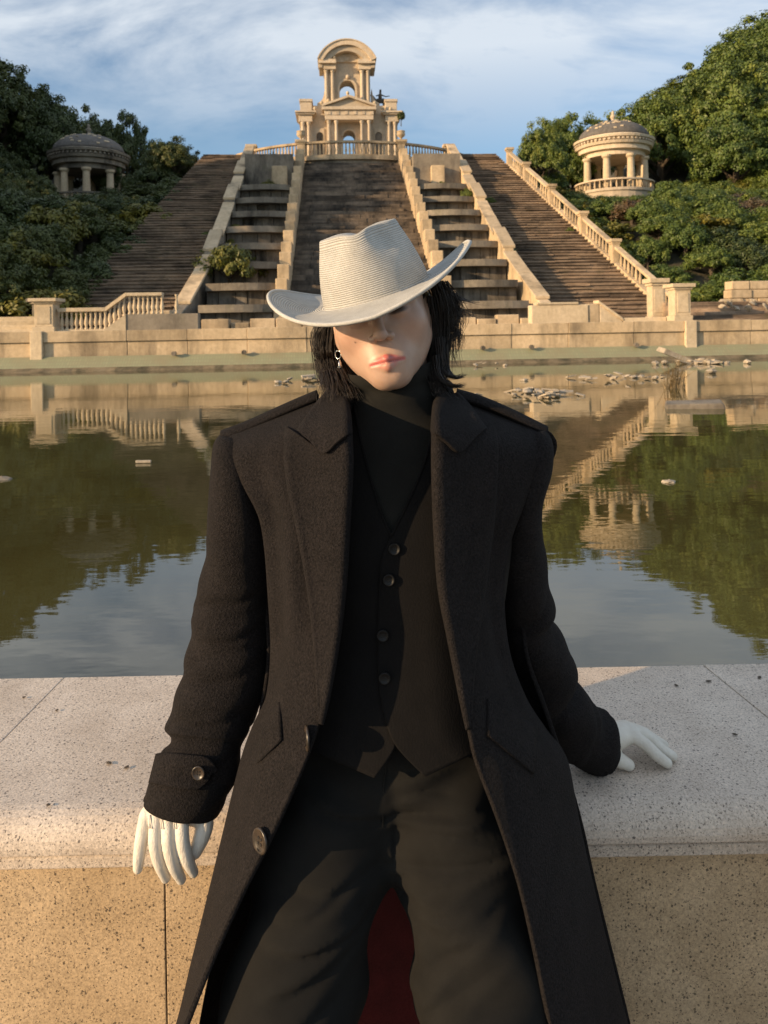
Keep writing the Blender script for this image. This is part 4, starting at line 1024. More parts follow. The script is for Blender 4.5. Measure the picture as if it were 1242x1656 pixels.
rib = attr(t, 'rib'); w_ = N(t, 'ShaderNodeMath', operation='SINE'); mu = N(t, 'ShaderNodeMath', operation='MULTIPLY'); t.links.new(rib, mu.inputs[0]); mu.inputs[1].default_value = 2*math.pi
t.links.new(mu.outputs[0], w_.inputs[0])
mr = N(t, 'ShaderNodeMapRange'); mr.inputs['From Min'].default_value = -1; t.links.new(w_.outputs[0], mr.inputs[0])
base = ramp(t, noise(t, 45, 5), [(0.3,(0.385,0.385,0.365)), (0.7,(0.465,0.465,0.445))])
col = mixc(t, 1.0, base, ramp(t, mr.outputs[0], [(0.0,(0.68,0.66,0.64)), (0.5,(1.05,1.05,1.05))]), 'MULTIPLY')
col = mixc(t, 1.0, col, ramp(t, noise(t, 480, 3, 0.7), [(0.3,(0.80,)*3), (0.6,(1.06,)*3)]), 'MULTIPLY')
t.links.new(col, b.inputs['Base Color']); b.inputs['Roughness'].default_value = 0.8; b.inputs['Specular IOR Level'].default_value = 0.25
bump(t, b, mr.outputs[0], 0.55, 0.0016)

PB = Vector((0.01, 1.0, 0.0))
person = empty('person', PB, 0.0, 'person in black wool coat and pale cowboy hat leaning back on the granite parapet', 'person')
def pbuild(mb, name, mat, parent=None, **kw): return mb.build(name, mat, parent or person, off=PB, **kw)

# ---- head
HC = Vector((-0.006, 1.215, 1.531)); hroll, hpitch, hyaw = R(11.5), R(4), R(-3)
def rot(P, roll, pitch, yaw):
    P = np.asarray(P, float); x, y, z = P[...,0], P[...,1], P[...,2]
    x, y = x*math.cos(yaw)-y*math.sin(yaw), x*math.sin(yaw)+y*math.cos(yaw)
    y, z = y*math.cos(pitch)+z*math.sin(pitch), z*math.cos(pitch)-y*math.sin(pitch)
    x, z = x*math.cos(roll)-z*math.sin(roll), x*math.sin(roll)+z*math.cos(roll)
    return np.stack([x,y,z], axis=-1)
def head2w(P): return rot(P, hroll, hpitch, hyaw) + np.array(HC)
LIPU = [((0.0,-0.0915,-0.0735),(0.0235,-0.0790,-0.0770)), ((0.0,-0.0915,-0.0735),(-0.0235,-0.0790,-0.0770))]
LIPL = [((0.0,-0.0885,-0.0835),(0.0205,-0.0780,-0.0790)), ((0.0,-0.0885,-0.0835),(-0.0205,-0.0780,-0.0790))]
def head_sdf(P):
    Q = P.copy(); Q[...,0] = np.abs(Q[...,0])
    d = sd_ell(P, (0,0.014,0.032), (0.073,0.094,0.088))
    d = smin(d, sd_ell(P, (0,-0.020,-0.022), (0.0635,0.066,0.078)), 0.03)
    d = smin(d, sd_cone(Q, (0.045,0.006,-0.046), (0.011,-0.054,-0.097), 0.022, 0.0165), 0.042)
    d = smin(d, sd_ell(P, (0,-0.066,-0.097), (0.024,0.0185,0.0185)), 0.022)
    d = smin(d, sd_ell(Q, (0.044,-0.046,-0.022), (0.022,0.024,0.022)), 0.026)
    d = smin(d, sd_ell(P, (0,-0.063,-0.070), (0.030,0.020,0.024)), 0.024)      # muzzle
    d = smin(d, sd_cone(Q, (0.012,-0.080,0.014), (0.050,-0.062,0.013), 0.011, 0.010), 0.018)
    d = smax(d, -sd_ell(Q, (0.031,-0.099,-0.007), (0.018,0.017,0.012)), 0.014)
    d = smin(d, sd_ell(Q, (0.031,-0.071,-0.008), (0.0155,0.0135,0.0120)), 0.005)
    # nose
    d = smin(d, sd_cone(P, (0,-0.084,0.010), (0,-0.1065,-0.036), 0.0065, 0.0088), 0.013)
    d = smin(d, sd_ell(P, (0,-0.1065,-0.0385), (0.0088,0.0085,0.0078)), 0.006)
    d = smin(d, sd_ell(Q, (0.0130,-0.094,-0.0415), (0.0068,0.0095,0.0068)), 0.006)
    d = smax(d, -sd_ell(Q, (0.0070,-0.0985,-0.0480), (0.0040,0.0058,0.0036)), 0.003)
    # philtrum and lips
    for a, b_ in LIPU: d = smin(d, sd_cone(P, a, b_, 0.0056, 0.0030), 0.006)
    for a, b_ in LIPL: d = smin(d, sd_cone(P, a, b_, 0.0072, 0.0032), 0.006)
    d = smax(d, -sd_cone(Q, (0.0,-0.0975,-0.0782), (0.025,-0.0825,-0.0782), 0.0012, 0.0010), 0.0035)
    d = smax(d, -sd_ell(P, (0,-0.0995,-0.0610), (0.0028,0.004,0.008)), 0.005)
    # ears
    e = sd_ell(Q, (0.0735,0.016,-0.012), (0.0085,0.019,0.030)); e = smax(e, -sd_ell(Q, (0.083,0.010,-0.008), (0.007,0.011,0.018)), 0.006)
    d = smin(d, e, 0.007)
    d = smax(d, P[...,2]-0.052, 0.02)          # the crown of the head is inside the hat
    # neck into the chest
    d = smin(d, sd_cone(P, (0,0.030,-0.060), (0.016,0.045,-0.215), 0.050, 0.060), 0.025)
    return d
v_, f_ = sdf_mesh(head_sdf, (-0.095,-0.125,-0.215), (0.095,0.125,0.128), 0.0019)
me = np_mesh('body', head2w(v_) - np.array(PB), f_, M['skin'])
lm = np.full(len(v_), 1.0)
for a, b_ in LIPU: lm = np.minimum(lm, sd_cone(v_, a, b_, 0.0052, 0.0025))
for a, b_ in LIPL: lm = np.minimum(lm, sd_cone(v_, a, b_, 0.0064, 0.0025))
lip = np.clip(1.0 - (lm-0.0014)/0.0016, 0, 1)*0.92
front = v_[:,1] < -0.03
qx = np.abs(v_[:,0])
eye = np.clip(1.4 - (((qx-0.031)/0.0145)**2 + ((v_[:,2]+0.008-0.10*(qx-0.031))/0.0034)**2), 0, 1)
lash = np.clip(1.2 - (((qx-0.032)/0.0180)**2 + ((v_[:,2]+0.0042)/0.0018)**2), 0, 1)
brow = np.clip(1.3 - (((qx-0.033)/0.022)**2 + ((v_[:,2]-0.0135+0.12*(qx-0.03))/0.0042)**2), 0, 1)*0.85
mouth = np.clip(1.2 - ((v_[:,0]/0.0235)**2 + ((v_[:,2]+0.0782)/0.0011)**2), 0, 1)*0.55
nost = np.clip(1.3 - (((qx-0.0072)/0.0044)**2 + ((v_[:,2]+0.0490)/0.0030)**2 + ((v_[:,1]+0.098)/0.008)**2), 0, 1)*0.85
mole = np.clip(1.3 - (((v_[:,0]+0.0405)/0.0016)**2 + ((v_[:,2]+0.0390)/0.0016)**2), 0, 1)*0.8
blush = np.clip(1 - (((qx-0.045)/0.03)**2 + ((v_[:,2]+0.035)/0.03)**2), 0, 1)*0.18
for nm, arr in (('lip', lip*front), ('dark', np.maximum.reduce([eye*0.9, lash, brow, mouth, mole, nost])*front), ('blush', blush*front)):
    a_ = me.attributes.new(nm, 'FLOAT', 'POINT'); a_.data.foreach_set('value', arr.astype(np.float32))
body = link('body', me, person)
# earring: hoop with a small charm
e0 = head2w(np.array([-0.077, 0.006, -0.043])); 
er = MB(); ring_ = [(e0[0]-0.001+0.0065*math.sin(a)*0.75, e0[1]-0.004-0.003*math.sin(a), e0[2]-0.0045+0.0065*math.cos(a)) for a in [2*math.pi*i/16 for i in range(17)]]
er.tube(ring_, [0.0010]*17, 6)
o = pbuild(er, 'earring', M['silver'], smooth=True); o['label'] = 'silver hoop earring with a small charm'
pbuild(MB().lathe([(0.0008,0.006),(0.0016,0.003),(0.0028,0.001),(0.0030,-0.002),(0.0042,-0.005),(0.0045,-0.007),(0.002,-0.009)], 10, (e0[0]+0.0015, e0[1]-0.006, e0[2]-0.018)), 'charm', M['silver'], o, smooth=True)
e1 = head2w(np.array([0.079, 0.004, -0.036])); pbuild(MB().lathe([(0.001,-0.002),(0.0022,0),(0.001,0.002)], 8, tuple(e1)), 'earring_stud', M['silver'], smooth=True)

# ---- hat
HB = Vector(at(609, 474, 1.207)); hr_, hp_, hy_ = R(16.0), R(-8.5), R(-4)
def hat2w(P): return rot(P, hr_, hp_, hy_) + np.array(HB)
NT = 120
def hat_pt(rho, th, lift=0.0):
    """rho 0..1 crown top centre to crown base, 1..2 brim"""
    c, s_ = math.cos(th), math.sin(th)
    if rho <= 1.0:
        if rho < 0.42:                      # top
            f = rho/0.42; x, y = 0.060*f*c, 0.082*f*s_
            z = 0.106 - 0.003*f*f
        else:
            g = min(1.0, (rho-0.42)/0.58)
            e = 1-(1-g)**1.0
            rx = 0.060 + 0.0255*(1-(1-g)**1.6)*1.0; ry = 0.082 + 0.021*(1-(1-g)**1.6)
            x, y = rx*c, ry*s_; z = 0.103*(1-g) if g > 0.12 else 0.103 - 0.103*g*g/0.12*0.95 - 0.103*0.05*g
        # crown pinched along the top and at both sides of the front
        crease = (0.020*math.exp(-((y-0.025)/0.055)**2)+0.005)*math.exp(-(x/0.016)**2)*min(1.0, max(0, (z-0.05)/0.06))*(0.75+0.25*math.cos(y/0.1))
        z -= crease
        for sx, am in ((-1, 0.010), (1, 0.015)):
            dd = ((x-sx*0.040)/0.024)**2 + ((y+0.062)/0.030)**2 + ((z-0.088)/0.030)**2
            k_ = am*math.exp(-dd); x -= sx*k_*0.75; y += k_*0.9
        ri = rho*0.16/0.0034 if rho < 0.42 else (0.42*0.16 + (rho-0.42)*0.115/0.58)/0.0034
        return (x, y, z), ri
    g = rho-1.0
    fx = 0.0855 + (0.171-0.0855)*g; fy = 0.103 + (0.180-0.103)*g
    x, y = fx*c, fy*s_
    z = ((0.050 if c < 0 else 0.034)*(g**1.75))*abs(c)**2.6 - 0.013*g*abs(s_)**2 + (0.028*g*max(0.0, c)*abs(s_) if s_ < 0 else 0.0) + 0.003*math.sin(3*th+0.6)*g + 0.006*math.exp(-g*14)
    x -= c*abs(c)**3*0.010*g*g
    return (x, y, z+lift), (0.42*0.16+0.115 + g*0.083)/0.0034
rhos = [0.02,0.08,0.15,0.22,0.29,0.35,0.39,0.42,0.44,0.47,0.50]+[0.50+0.5*k/16 for k in range(1,17)]+[1.0+k/14 for k in range(1,15)]
rows = []; ribs = []
for r0 in rhos:
    row = [hat_pt(r0, 2*math.pi*k/NT) for k in range(NT)]; rows.append([p for p, _ in row]); ribs += [q_ for _, q_ in row]
# rolled rim and underside
for (r0, dz) in ((2.02, -0.0022), (2.0, -0.0045), (1.6, -0.0032), (1.15, -0.0032)):
    row = [hat_pt(r0, 2*math.pi*k/NT, dz) for k in range(NT)]; rows.append([p for p, _ in row]); ribs += [q_ for _, q_ in row]
mb = MB().grid(rows, closed=True); mb.f.append(tuple(range(NT)))
mb.v = [tuple(p) for p in hat2w(np.array(mb.v))]
mb.f = [tuple(reversed(q_)) for q_ in mb.f]
hat = pbuild(mb, 'hat', M['straw'], smooth=True); hat['label'] = 'pale ribbed straw cowboy hat tilted over the eyes'
a_ = hat.data.attributes.new('rib', 'FLOAT', 'POINT'); a_.data.foreach_set('value', np.array(ribs, np.float32))
rim = [tuple(p) for p in hat2w(np.array([hat_pt(2.005, 2*math.pi*k/NT, -0.001)[0] for k in range(NT+1)]))]
rm = MB().tube(rim, [0.0030]*(NT+1), 6); o = pbuild(rm, 'rim', M['straw'], hat, smooth=True)

# ---- torso form shared by the garments: rows of (z, centre x, centre y, half width, half depth)
CORE = np.array([(1.46,0.008,1.235,0.058,0.062),(1.41,0.010,1.232,0.060,0.064),(1.375,0.010,1.232,0.072,0.068),(1.345,0.010,1.233,0.125,0.080),(1.30,0.010,1.232,0.178,0.098),
                 (1.24,0.010,1.226,0.188,0.112),(1.17,0.010,1.22,0.180,0.116),(1.05,0.008,1.212,0.162,0.108),(0.95,0.006,1.195,0.166,0.108),(0.85,0.004,1.17,0.178,0.112),(0.70,0.0,1.15,0.180,0.110)])
def core(z):
    zz = CORE[::-1,0]; return [np.interp(z, zz, CORE[::-1,k]) for k in range(1,5)]
def torso_y(x, z):
    cx, cy, a, b_ = core(z); u = min(0.999, abs((x-cx)/a)); return cy - b_*(1-u**2.3)**(1/2.3)
def onb(u, v, off=0.0):
    d = 1.12
    for _ in range(5):
        p = at(u, v, d); d = torso_y(p.x, p.z) - off
    return at(u, v, d)
# turtleneck
mb = MB(); rows = []
for i in range(60):
    z = 1.452 - 0.0085*i
    cx, cy, a, b_ = core(z)
    fold = 0.0028*math.sin(i*1.55)*max(0, 1-i/14) + (0.006 if i < 3 else 0.0)
    row = []
    for k in range(56):
        th = 2*math.pi*k/56; c, s_ = math.cos(th), math.sin(th)
        e = 2/2.3; f2 = fold*(1+0.4*math.sin(2*th+i*0.3))
        zz = z + (0.012*s_ + 0.010*c)*max(0, 1-i/12)        # collar edge dips at the front, follows the tilted jaw
        row.append((cx + (a+0.004+f2)*math.copysign(abs(c)**e, c), cy + (b_+0.003+f2)*math.copysign(abs(s_)**e, s_), zz))
    rows.append(row)
mb.grid(rows, closed=True)
pbuild(mb, 'turtleneck', M['knit'], smooth=True, solid=0.003)

# vest: two front panels cut to a V with pointed hems
def vest_panel(inner, outer, off, name):
    rows = []
    for (iu, iv), (ou, ov) in zip(inner, outer):
        rows.append([onb(iu+(ou-iu)*f, iv+(ov-iv)*f, off+0.016*min(1, max(0, (iv-1020)/160))) for f in (0, 0.15, 0.35, 0.6, 1.0)])
    return pbuild(MB().grid(patch(rows, 18, 60).tolist()), name, M['vest'], smooth=True, solid=0.004, solid_off=0)
vin = [(573,655),(583,710),(598,770),(617,830),(634,868),(641,905),(640,960),(640,1030),(640,1100),(640,1160),(640,1205),(606,1258)]
vou = [(530,655),(515,710),(510,770),(508,830),(506,868),(505,905),(505,960),(505,1030),(500,1100),(490,1160),(482,1190),(470,1200)]
vest = vest_panel(vin, vou, 0.009, 'vest'); vest['label'] = 'black crinkled vest with a deep V neck and buttons'
vin2 = [(703,650),(699,700),(686,750),(662,808),(632,868),(617,905),(613,960),(611,1030),(612,1100),(622,1160),(640,1206),(687,1256)]
vou2 = [(745,650),(770,700),(780,750),(785,808),(786,868),(785,905),(785,960),(785,1030),(790,1100),(795,1160),(800,1195),(805,1200)]
rows = []
for (iu, iv), (ou, ov) in zip(vin2, vou2): rows.append([onb(iu+(ou-iu)*f, iv+(ov-iv)*f, 0.013+0.016*min(1, max(0, (iv-1020)/160))) for f in (0, 0.15, 0.35, 0.6, 1.0)])
pbuild(MB().grid(patch(rows, 18, 60).tolist()), 'front_panel', M['vest'], vest, smooth=True, solid=0.004, solid_off=0)
for edge_, off in ((vin[:5], 0.011), (vin2[:5], 0.015)):
    pth = crom([onb(u, v, off) for u, v in edge_], 24); pbuild(MB().tube(pth.tolist(), [0.0022]*24, 6), 'piping', M['vest'], vest, smooth=True)
m, t, b = newmat('dark_button'); M['dark_button'] = m
t.links.new(ramp(t, noise(t, 90, 4), [(0.35,(0.006,0.006,0.006)), (0.7,(0.013,0.012,0.011))]), b.inputs['Base Color']); b.inputs['Roughness'].default_value = 0.5; b.inputs['Specular IOR Level'].default_value = 0.25
def button(p, _u, _v, r, parent, nrm=None, mat='button'):
    nrm = Vector(nrm or (0, -1, 0.05)).normalized()
    mw = Matrix.Translation(p) @ nrm.to_track_quat('Z', 'Y').to_matrix().to_4x4()
    mb = MB().lathe([(r*0.2,-0.0012),(r*0.95,-0.0012),(r,0.0004),(r*0.96,0.0022),(r*0.82,0.0026),(r*0.70,0.0012),(r*0.05,0.0010)], 20)
    nf = len(mb.f)
    for a in (0.8, 2.37, 3.94, 5.51): mb.lathe([(r*0.12,0.0009),(r*0.12,0.0017)], 6, (r*0.27*math.cos(a), r*0.27*math.sin(a), 0))
    mb.v = [tuple(mw @ Vector(q_)) for q_ in mb.v]
    o = pbuild(mb, 'button', M[mat], parent, smooth=False)
    o.data.materials.append(M['hole'])
    for k_, pl in enumerate(o.data.polygons):
        pl.use_smooth = k_ < nf-2
        if k_ >= nf: pl.material_index = 1
    return o
for (u, v) in ((638,888),(629,938),(619,1028),(622,1097)):
    p = onb(u, v, 0.0185+0.016*min(1, max(0, (v-1020)/160))); button(p, 0, 0, 0.0085, vest, mat='dark_button')

# ---- trousers
def tr_sdf(P):
    hip = sd_ell(P, (0.002,1.172,0.880), (0.170,0.098,0.140))
    d = hip
    for (hx, kx, ax, sg) in ((-0.082,-0.172,-0.20,-1), (0.088,0.140,0.20,1)):
        th = sd_cone(P, (hx,1.145,0.80), (kx,0.955,0.50), 0.094, 0.088)
        sh_ = sd_cone(P, (kx,0.955,0.50), (ax,0.90,0.06), 0.088, 0.085)
        d = smin(d, smin(th, sh_, 0.03), 0.030)
    x, y, z = P[...,0], P[...,1], P[...,2]
    g = np.exp(-((z-0.80)/0.10)**2)
    # drag lines fan out from the crotch, cloth breaks softly along the thighs
    r_ = np.sqrt((x-0.0)**2 + (z-0.735)**2) + 1e-4; an = np.arctan2(z-0.735, np.abs(x)+0.01)
    fold = 0.0026*np.sin(an*7.0 + 0.8*np.sign(x))*np.exp(-(r_/0.10)**2)*np.clip(r_/0.04,0,1)
    fold += 0.0035*np.sin((z*46 + x*30*np.sign(x) + y*22))*np.exp(-((z-0.66)/0.16)**2)
    fold += 0.0030*np.sin(z*60 - np.abs(x)*55 + 1.3)*np.exp(-((z-0.86)/0.05)**2)
    fold += 0.0025*np.sin(z*24 + 4*x + y*60)
    d = d - fold*1.25
    for (a, b_, am, sg) in CREASE:        # each crease: a groove with a soft ridge beside it
        ax_, az_, bx_, bz_ = a[0], a[2], b_[0], b_[2]; dx, dz = bx_-ax_, bz_-az_; L2 = dx*dx+dz*dz
        h_ = np.clip(((x-ax_)*dx+(z-az_)*dz)/L2, -0.25, 1.25)
        off = ((x-ax_)*dz-(z-az_)*dx)/math.sqrt(L2)
        al = np.clip(np.sin(np.clip((h_+0.25)/1.5, 0, 1)*math.pi), 0, 1)**1.3
        bend = off + 0.006*np.sin(h_*3.0)
        d = d + np.clip((1.16-y)/0.08, 0, 1)*am*al*(np.exp(-(bend/sg)**2) - 0.8*np.exp(-((bend-1.9*sg)/(1.5*sg))**2))
    return d
CREASE = []
def base_dep(u, v):
    ds = np.linspace(0.80, 1.25, 260); P = np.array([at(u, v, d) for d in ds], np.float32)
    k_ = int(np.argmax(tr_sdf(P) < 0)); return ds[k_] if k_ else 1.06
_cr = []
for (u0, v0, u1, v1, am, sg) in ((626,1324,800,1296,.0055,.0045),(640,1396,836,1330,.005,.005),(612,1326,500,1296,.004,.005),(606,1462,440,1545,.006,.005),(590,1500,450,1620,.005,.006),
                             (634,1466,740,1490,.004,.005),(655,1545,790,1500,.004,.006),(600,1405,470,1440,.004,.006),(645,1440,790,1400,.0035,.005),(545,1610,430,1680,.004,.006),(668,1620,800,1570,.004,.006),(632,1256,740,1232,.004,.005),
                             (700,1345,830,1360,.003,.004),(690,1500,830,1450,.003,.005),(560,1440,440,1490,.0035,.005),(640,1290,720,1282,.003,.004),(660,1590,720,1560,.003,.004)):
    _cr.append((tuple(at(u0, v0, base_dep(u0, v0))), tuple(at(u1, v1, base_dep(u1, v1))), am, sg))
CREASE = _cr
v_, f_ = sdf_mesh(tr_sdf, (-0.33,0.76,0.03), (0.33,1.30,1.02), 0.0045)
tro = link('trousers', np_mesh('trousers', v_ - np.array(PB), f_, M['twill']), person); tro['label'] = 'black wide leg trousers'
# fly seam
def try_y(u, v):      # depth of the trouser front on a sight line
    ds = np.linspace(0.80, 1.25, 260); P = np.array([at(u, v, d) for d in ds], np.float32)
    s_ = tr_sdf(P); k_ = np.argmax(s_ < 0); return ds[k_]
pth = [at(u, v, try_y(u, v)+0.0006) for u, v in [(640,1212),(626,1240),(620,1280),(619,1340),(618,1400),(617,1445)]]
pbuild(MB().tube(crom(pth, 24).tolist(), [0.0018]*24, 6), 'fly_seam', M['twill'], tro, smooth=True)
for (sx, ax_) in ((-1,-0.20),(1,0.20)):     # shoes
    def shoe_sdf(P, ax_=ax_):
        d = smin(sd_ell(P, (ax_,0.80,0.045), (0.048,0.145,0.048)), sd_ell(P, (ax_,0.895,0.06), (0.042,0.06,0.06)), 0.03)
        return smax(d, 0.004-P[...,2], 0.008)
    v_, f_ = sdf_mesh(shoe_sdf, (ax_-0.07,0.63,-0.01), (ax_+0.07,0.98,0.14), 0.007)
    link('shoe', np_mesh('shoe', v_-np.array(PB), f_, M['button']), person)

# ---- coat: fronts
def coat_front(rows_, wrap_in, bumps=None):
    out_ = []
    for (iu, iv, ou, ov, D) in rows_:
        r = []
        fr = (0, 0.22, 0.48, 0.76, 1.0)
        if wrap_in: r.append(at(iu+wrap_in[0], iv+2, D[0]+wrap_in[1]))
        for f, d in zip(fr, D):
            r.append(at(iu+(ou-iu)*f, iv+(ov-iv)*f, d))
        e = r[-1]; r.append(Vector((e.x*1.0 + (0.012 if ou < 621 else -0.012), e.y+0.07, e.z)))
        out_.append(r)
    return out_
RL = [ (548,636,356,705,[1.225,1.228,1.232,1.236,1.240]),
       (556,655,362,716,[1.160,1.165,1.178,1.190,1.205]),
       (562,684,376,742,[1.098,1.112,1.130,1.150,1.176]),
       (566,730,398,785,[1.078,1.092,1.112,1.132,1.166]),
       (567,790,422,830,[1.070,1.084,1.100,1.112,1.160]),
       (562,860,432,880,[1.068,1.080,1.094,1.106,1.165]),
       (556,950,438,960,[1.066,1.076,1.090,1.106,1.170]),
       (545,1040,442,1045,[1.058,1.066,1.080,1.102,1.172]),
       (527,1130,434,1125,[1.040,1.050,1.066,1.090,1.160]),
       (514,1180,410,1180,[1.030,1.040,1.056,1.084,1.150]),
       (491,1240,391,1235,[1.018,1.028,1.048,1.080,1.145]),
       (441,1350,363,1350,[1.000,1.012,1.036,1.070,1.130]),
       (391,1450,339,1450,[0.985,1.000,1.026,1.060,1.110]),
       (341,1560,312,1560,[0.970,0.990,1.018,1.050,1.095]),
       (303,1656,289,1656,[0.955,0.975,1.008,1.042,1.085]),
       (250,1800,245,1800,[0.940,0.962,0.996,1.034,1.080]),
       (190,2000,190,2000,[0.930,0.952,0.990,1.030,1.080]) ]
RR = [ (712,636,884,698,[1.225,1.228,1.232,1.236,1.240]),
       (706,655,884,712,[1.160,1.165,1.178,1.190,1.205]),
       (702,684,876,742,[1.098,1.112,1.130,1.150,1.180]),
       (702,730,858,785,[1.078,1.092,1.112,1.132,1.176]),
       (703,790,838,830,[1.070,1.084,1.100,1.122,1.174]),
       (706,860,822,880,[1.068,1.080,1.096,1.120,1.175]),
       (713,950,812,960,[1.064,1.076,1.094,1.122,1.180]),
       (730,1040,820,1050,[1.056,1.068,1.088,1.120,1.182]),
       (748,1130,848,1130,[1.040,1.054,1.078,1.115,1.180]),
       (759,1190,882,1185,[1.030,1.044,1.070,1.110,1.180]),
       (772,1240,914,1230,[1.022,1.036,1.062,1.105,1.180]),
       (806,1330,932,1320,[1.008,1.024,1.050,1.096,1.172]),
       (838,1430,954,1420,[0.995,1.012,1.040,1.088,1.165]),
       (862,1530,980,1530,[0.982,1.000,1.030,1.080,1.158]),
       (888,1656,1012,1656,[0.970,0.990,1.022,1.074,1.150]),
       (925,1800,1052,1800,[0.960,0.980,1.014,1.068,1.145]),
       (975,2000,1105,2000,[0.950,0.972,1.008,1.062,1.140]) ]
GL = patch(coat_front(RL, None), 40, 150); GR = patch(coat_front(RR, None), 40, 150)
def drape(G, side):
    """soft vertical folds of the heavy cloth"""
    n0, n1 = G.shape[:2]
    for i in range(n0):
        v = i/(n0-1)
        for j in range(n1):
            u = j/(n1-1); w = min(1, max(0, (v-0.12)/0.12))
            if side < 0:
                dy = 0.011*math.exp(-((u-0.66)/0.055)**2) - 0.010*math.exp(-((u-0.79)/0.05)**2)
                dy *= w*max(0, 1-max(0, v-0.42)/0.12)
            else:
                dy = (0.008*math.exp(-((u-0.60)/0.06)**2) - 0.008*math.exp(-((u-0.74)/0.06)**2))*w*max(0, 1-max(0, v-0.5)/0.15)
            dy += 0.0022*math.sin(v*31+u*5)*math.sin(u*9+side) * w
            dy += 0.006*math.sin(u*8.5+v*3+side)*max(0, (v-0.6)/0.4)
            G[i,j,1] += dy
drape(GL, -1); drape(GR, 1)
coat = pbuild(MB().grid(GL.tolist()), 'coat', M['wool'], smooth=True, solid=0.007, solid_off=0); coat['label'] = 'long open black wool coat with peak lapels and epaulettes'
pbuild(MB().grid(GR.tolist()), 'front_panel', M['wool'], coat, smooth=True, solid=0.007, solid_off=0)
# back and sides of the coat, hanging over the parapet edge
BK = []
for (z, xl, xr, yb, ys) in ((1.375,-0.10,0.12,1.30,1.25),(1.335,-0.245,0.262,1.315,1.25),(1.25,-0.225,0.242,1.335,1.25),(1.12,-0.200,0.215,1.325,1.25),(1.0,-0.190,0.215,1.315,1.24),(0.90,-0.205,0.245,1.305,1.23),
                              (0.80,-0.225,0.275,1.268,1.215),(0.74,-0.235,0.290,1.236,1.205),(0.66,-0.248,0.305,1.222,1.195),(0.50,-0.285,0.34,1.215,1.18),(0.36,-0.31,0.37,1.21,1.17)):
    BK.append([Vector((xl,ys-0.03,z)), Vector((xl*0.97,ys+0.015,z)), Vector((xl*0.62,(ys+yb*2)/3,z)), Vector((0.005,yb,z)), Vector((xr*0.62,(ys+yb*2)/3,z)), Vector((xr*0.97,ys+0.015,z)), Vector((xr,ys-0.03,z))])
GB = patch(BK, 48, 80)
pbuild(MB().grid(GB.tolist()), 'back_panel', M['wool'], coat, smooth=True, solid=0.006, solid_off=0)
LN = [[Vector((xl,1.20,z)), Vector((xl*0.4,yy,z)), Vector((0.01,yy+0.004,z)), Vector((xr*0.4,yy,z)), Vector((xr,1.19,z))] for (z, xl, xr, yy) in ((0.86,-0.15,0.17,1.245),(0.74,-0.17,0.19,1.214),(0.66,-0.18,0.20,1.204),(0.5,-0.20,0.22,1.198),(0.37,-0.22,0.24,1.195))]
pbuild(MB().grid(patch(LN, 24, 30).tolist()), 'lining', M['lining'], coat, smooth=True)

# collar and lapels
def lapel(inner, outer, side, name, lift=0.014, sag=None, fmid=0.5):
    G = GL if side < 0 else GR
    flat_ = G.reshape(-1,3)
    uvs = []
    c, s_ = math.cos(ROLL), math.sin(ROLL)
    X, Y, Z = flat_[:,0], flat_[:,1], flat_[:,2]-CAMZ
    U = CX + FPX*(X*c - Z*s_)/Y; V = HY - FPX*(X*s_ + Z*c)/Y
    def dep(u, v):
        dd = (U-u)**2 + (V-v)**2; k_ = np.argpartition(dd, 4)[:4]; w = 1/(dd[k_]+4); return float((Y[k_]*w).sum()/w.sum())
    rows = []
    for n_, ((iu, iv), (ou, ov)) in enumerate(zip(inner, outer)):
        r = []
        for f, dl in ((0,-0.002),(0.06,lift+0.001),(0.25,lift+0.002),(fmid,lift),(0.8,lift*0.95),(0.95,lift*1.05),(1.0,lift*0.8)):
            u, v = iu+(ou-iu)*f, iv+(ov-iv)*f
            if sag: v += sag[n_]*(f/fmid if f < fmid else (1-f)/(1-fmid))
            r.append(at(u, v, dep(u, v)-dl))
        rows.append(r)
    g = patch(rows, 26, 70)
    for k_ in range(2): g[1:-1] = 0.25*g[:-2]+0.5*g[1:-1]+0.25*g[2:]
    return pbuild(MB().grid(g.tolist()), name, M['wool'], coat, smooth=True, solid=0.007, solid_off=0)
lapel([(566,690),(567,712),(568,760),(563,850),(557,950),(546,1040),(530,1130),(519,1172)],
      [(464,690),(462,728),(466,780),(481,850),(497,935),(507,1010),(514,1090),(517,1160)], -1, 'lapel', sag=[36,26,10,0,0,0,0,0], fmid=0.45)
lapel([(701,690),(701,712),(701,760),(704,850),(711,950),(728,1040),(746,1130),(757,1180)],
      [(797,684),(803,722),(801,780),(796,850),(786,935),(774,1010),(764,1090),(759,1165)], 1, 'lapel', sag=[36,26,10,0,0,0,0,0], fmid=0.45)
lapel([(556,638),(562,655),(565,675),(566,690),(567,699)], [(528,636),(511,656),(497,676),(488,688),(482,697)], -1, 'collar', 0.024, sag=[0,2,10,24,35])
lapel([(708,638),(703,655),(701,675),(700,690),(700,699)], [(738,636),(756,654),(770,674),(778,685),(785,694)], 1, 'collar', 0.024, sag=[0,2,10,24,35])
# stand of the collar round the neck
rows = []
for z, g in ((1.355,0.030),(1.385,0.030),(1.415,0.022)):
    cx, cy, a, b_ = core(z); rows.append([Vector((cx+(0.072+g)*math.cos(th), cy+0.012+(0.062+g)*math.sin(th), z+0.006*math.sin(th))) for th in [R(x_) for x_ in range(-25, 206, 10)]])
pbuild(MB().grid(patch(rows, 40, 10).tolist()), 'collar_stand', M['wool'], coat, smooth=True, solid=0.008, solid_off=0)

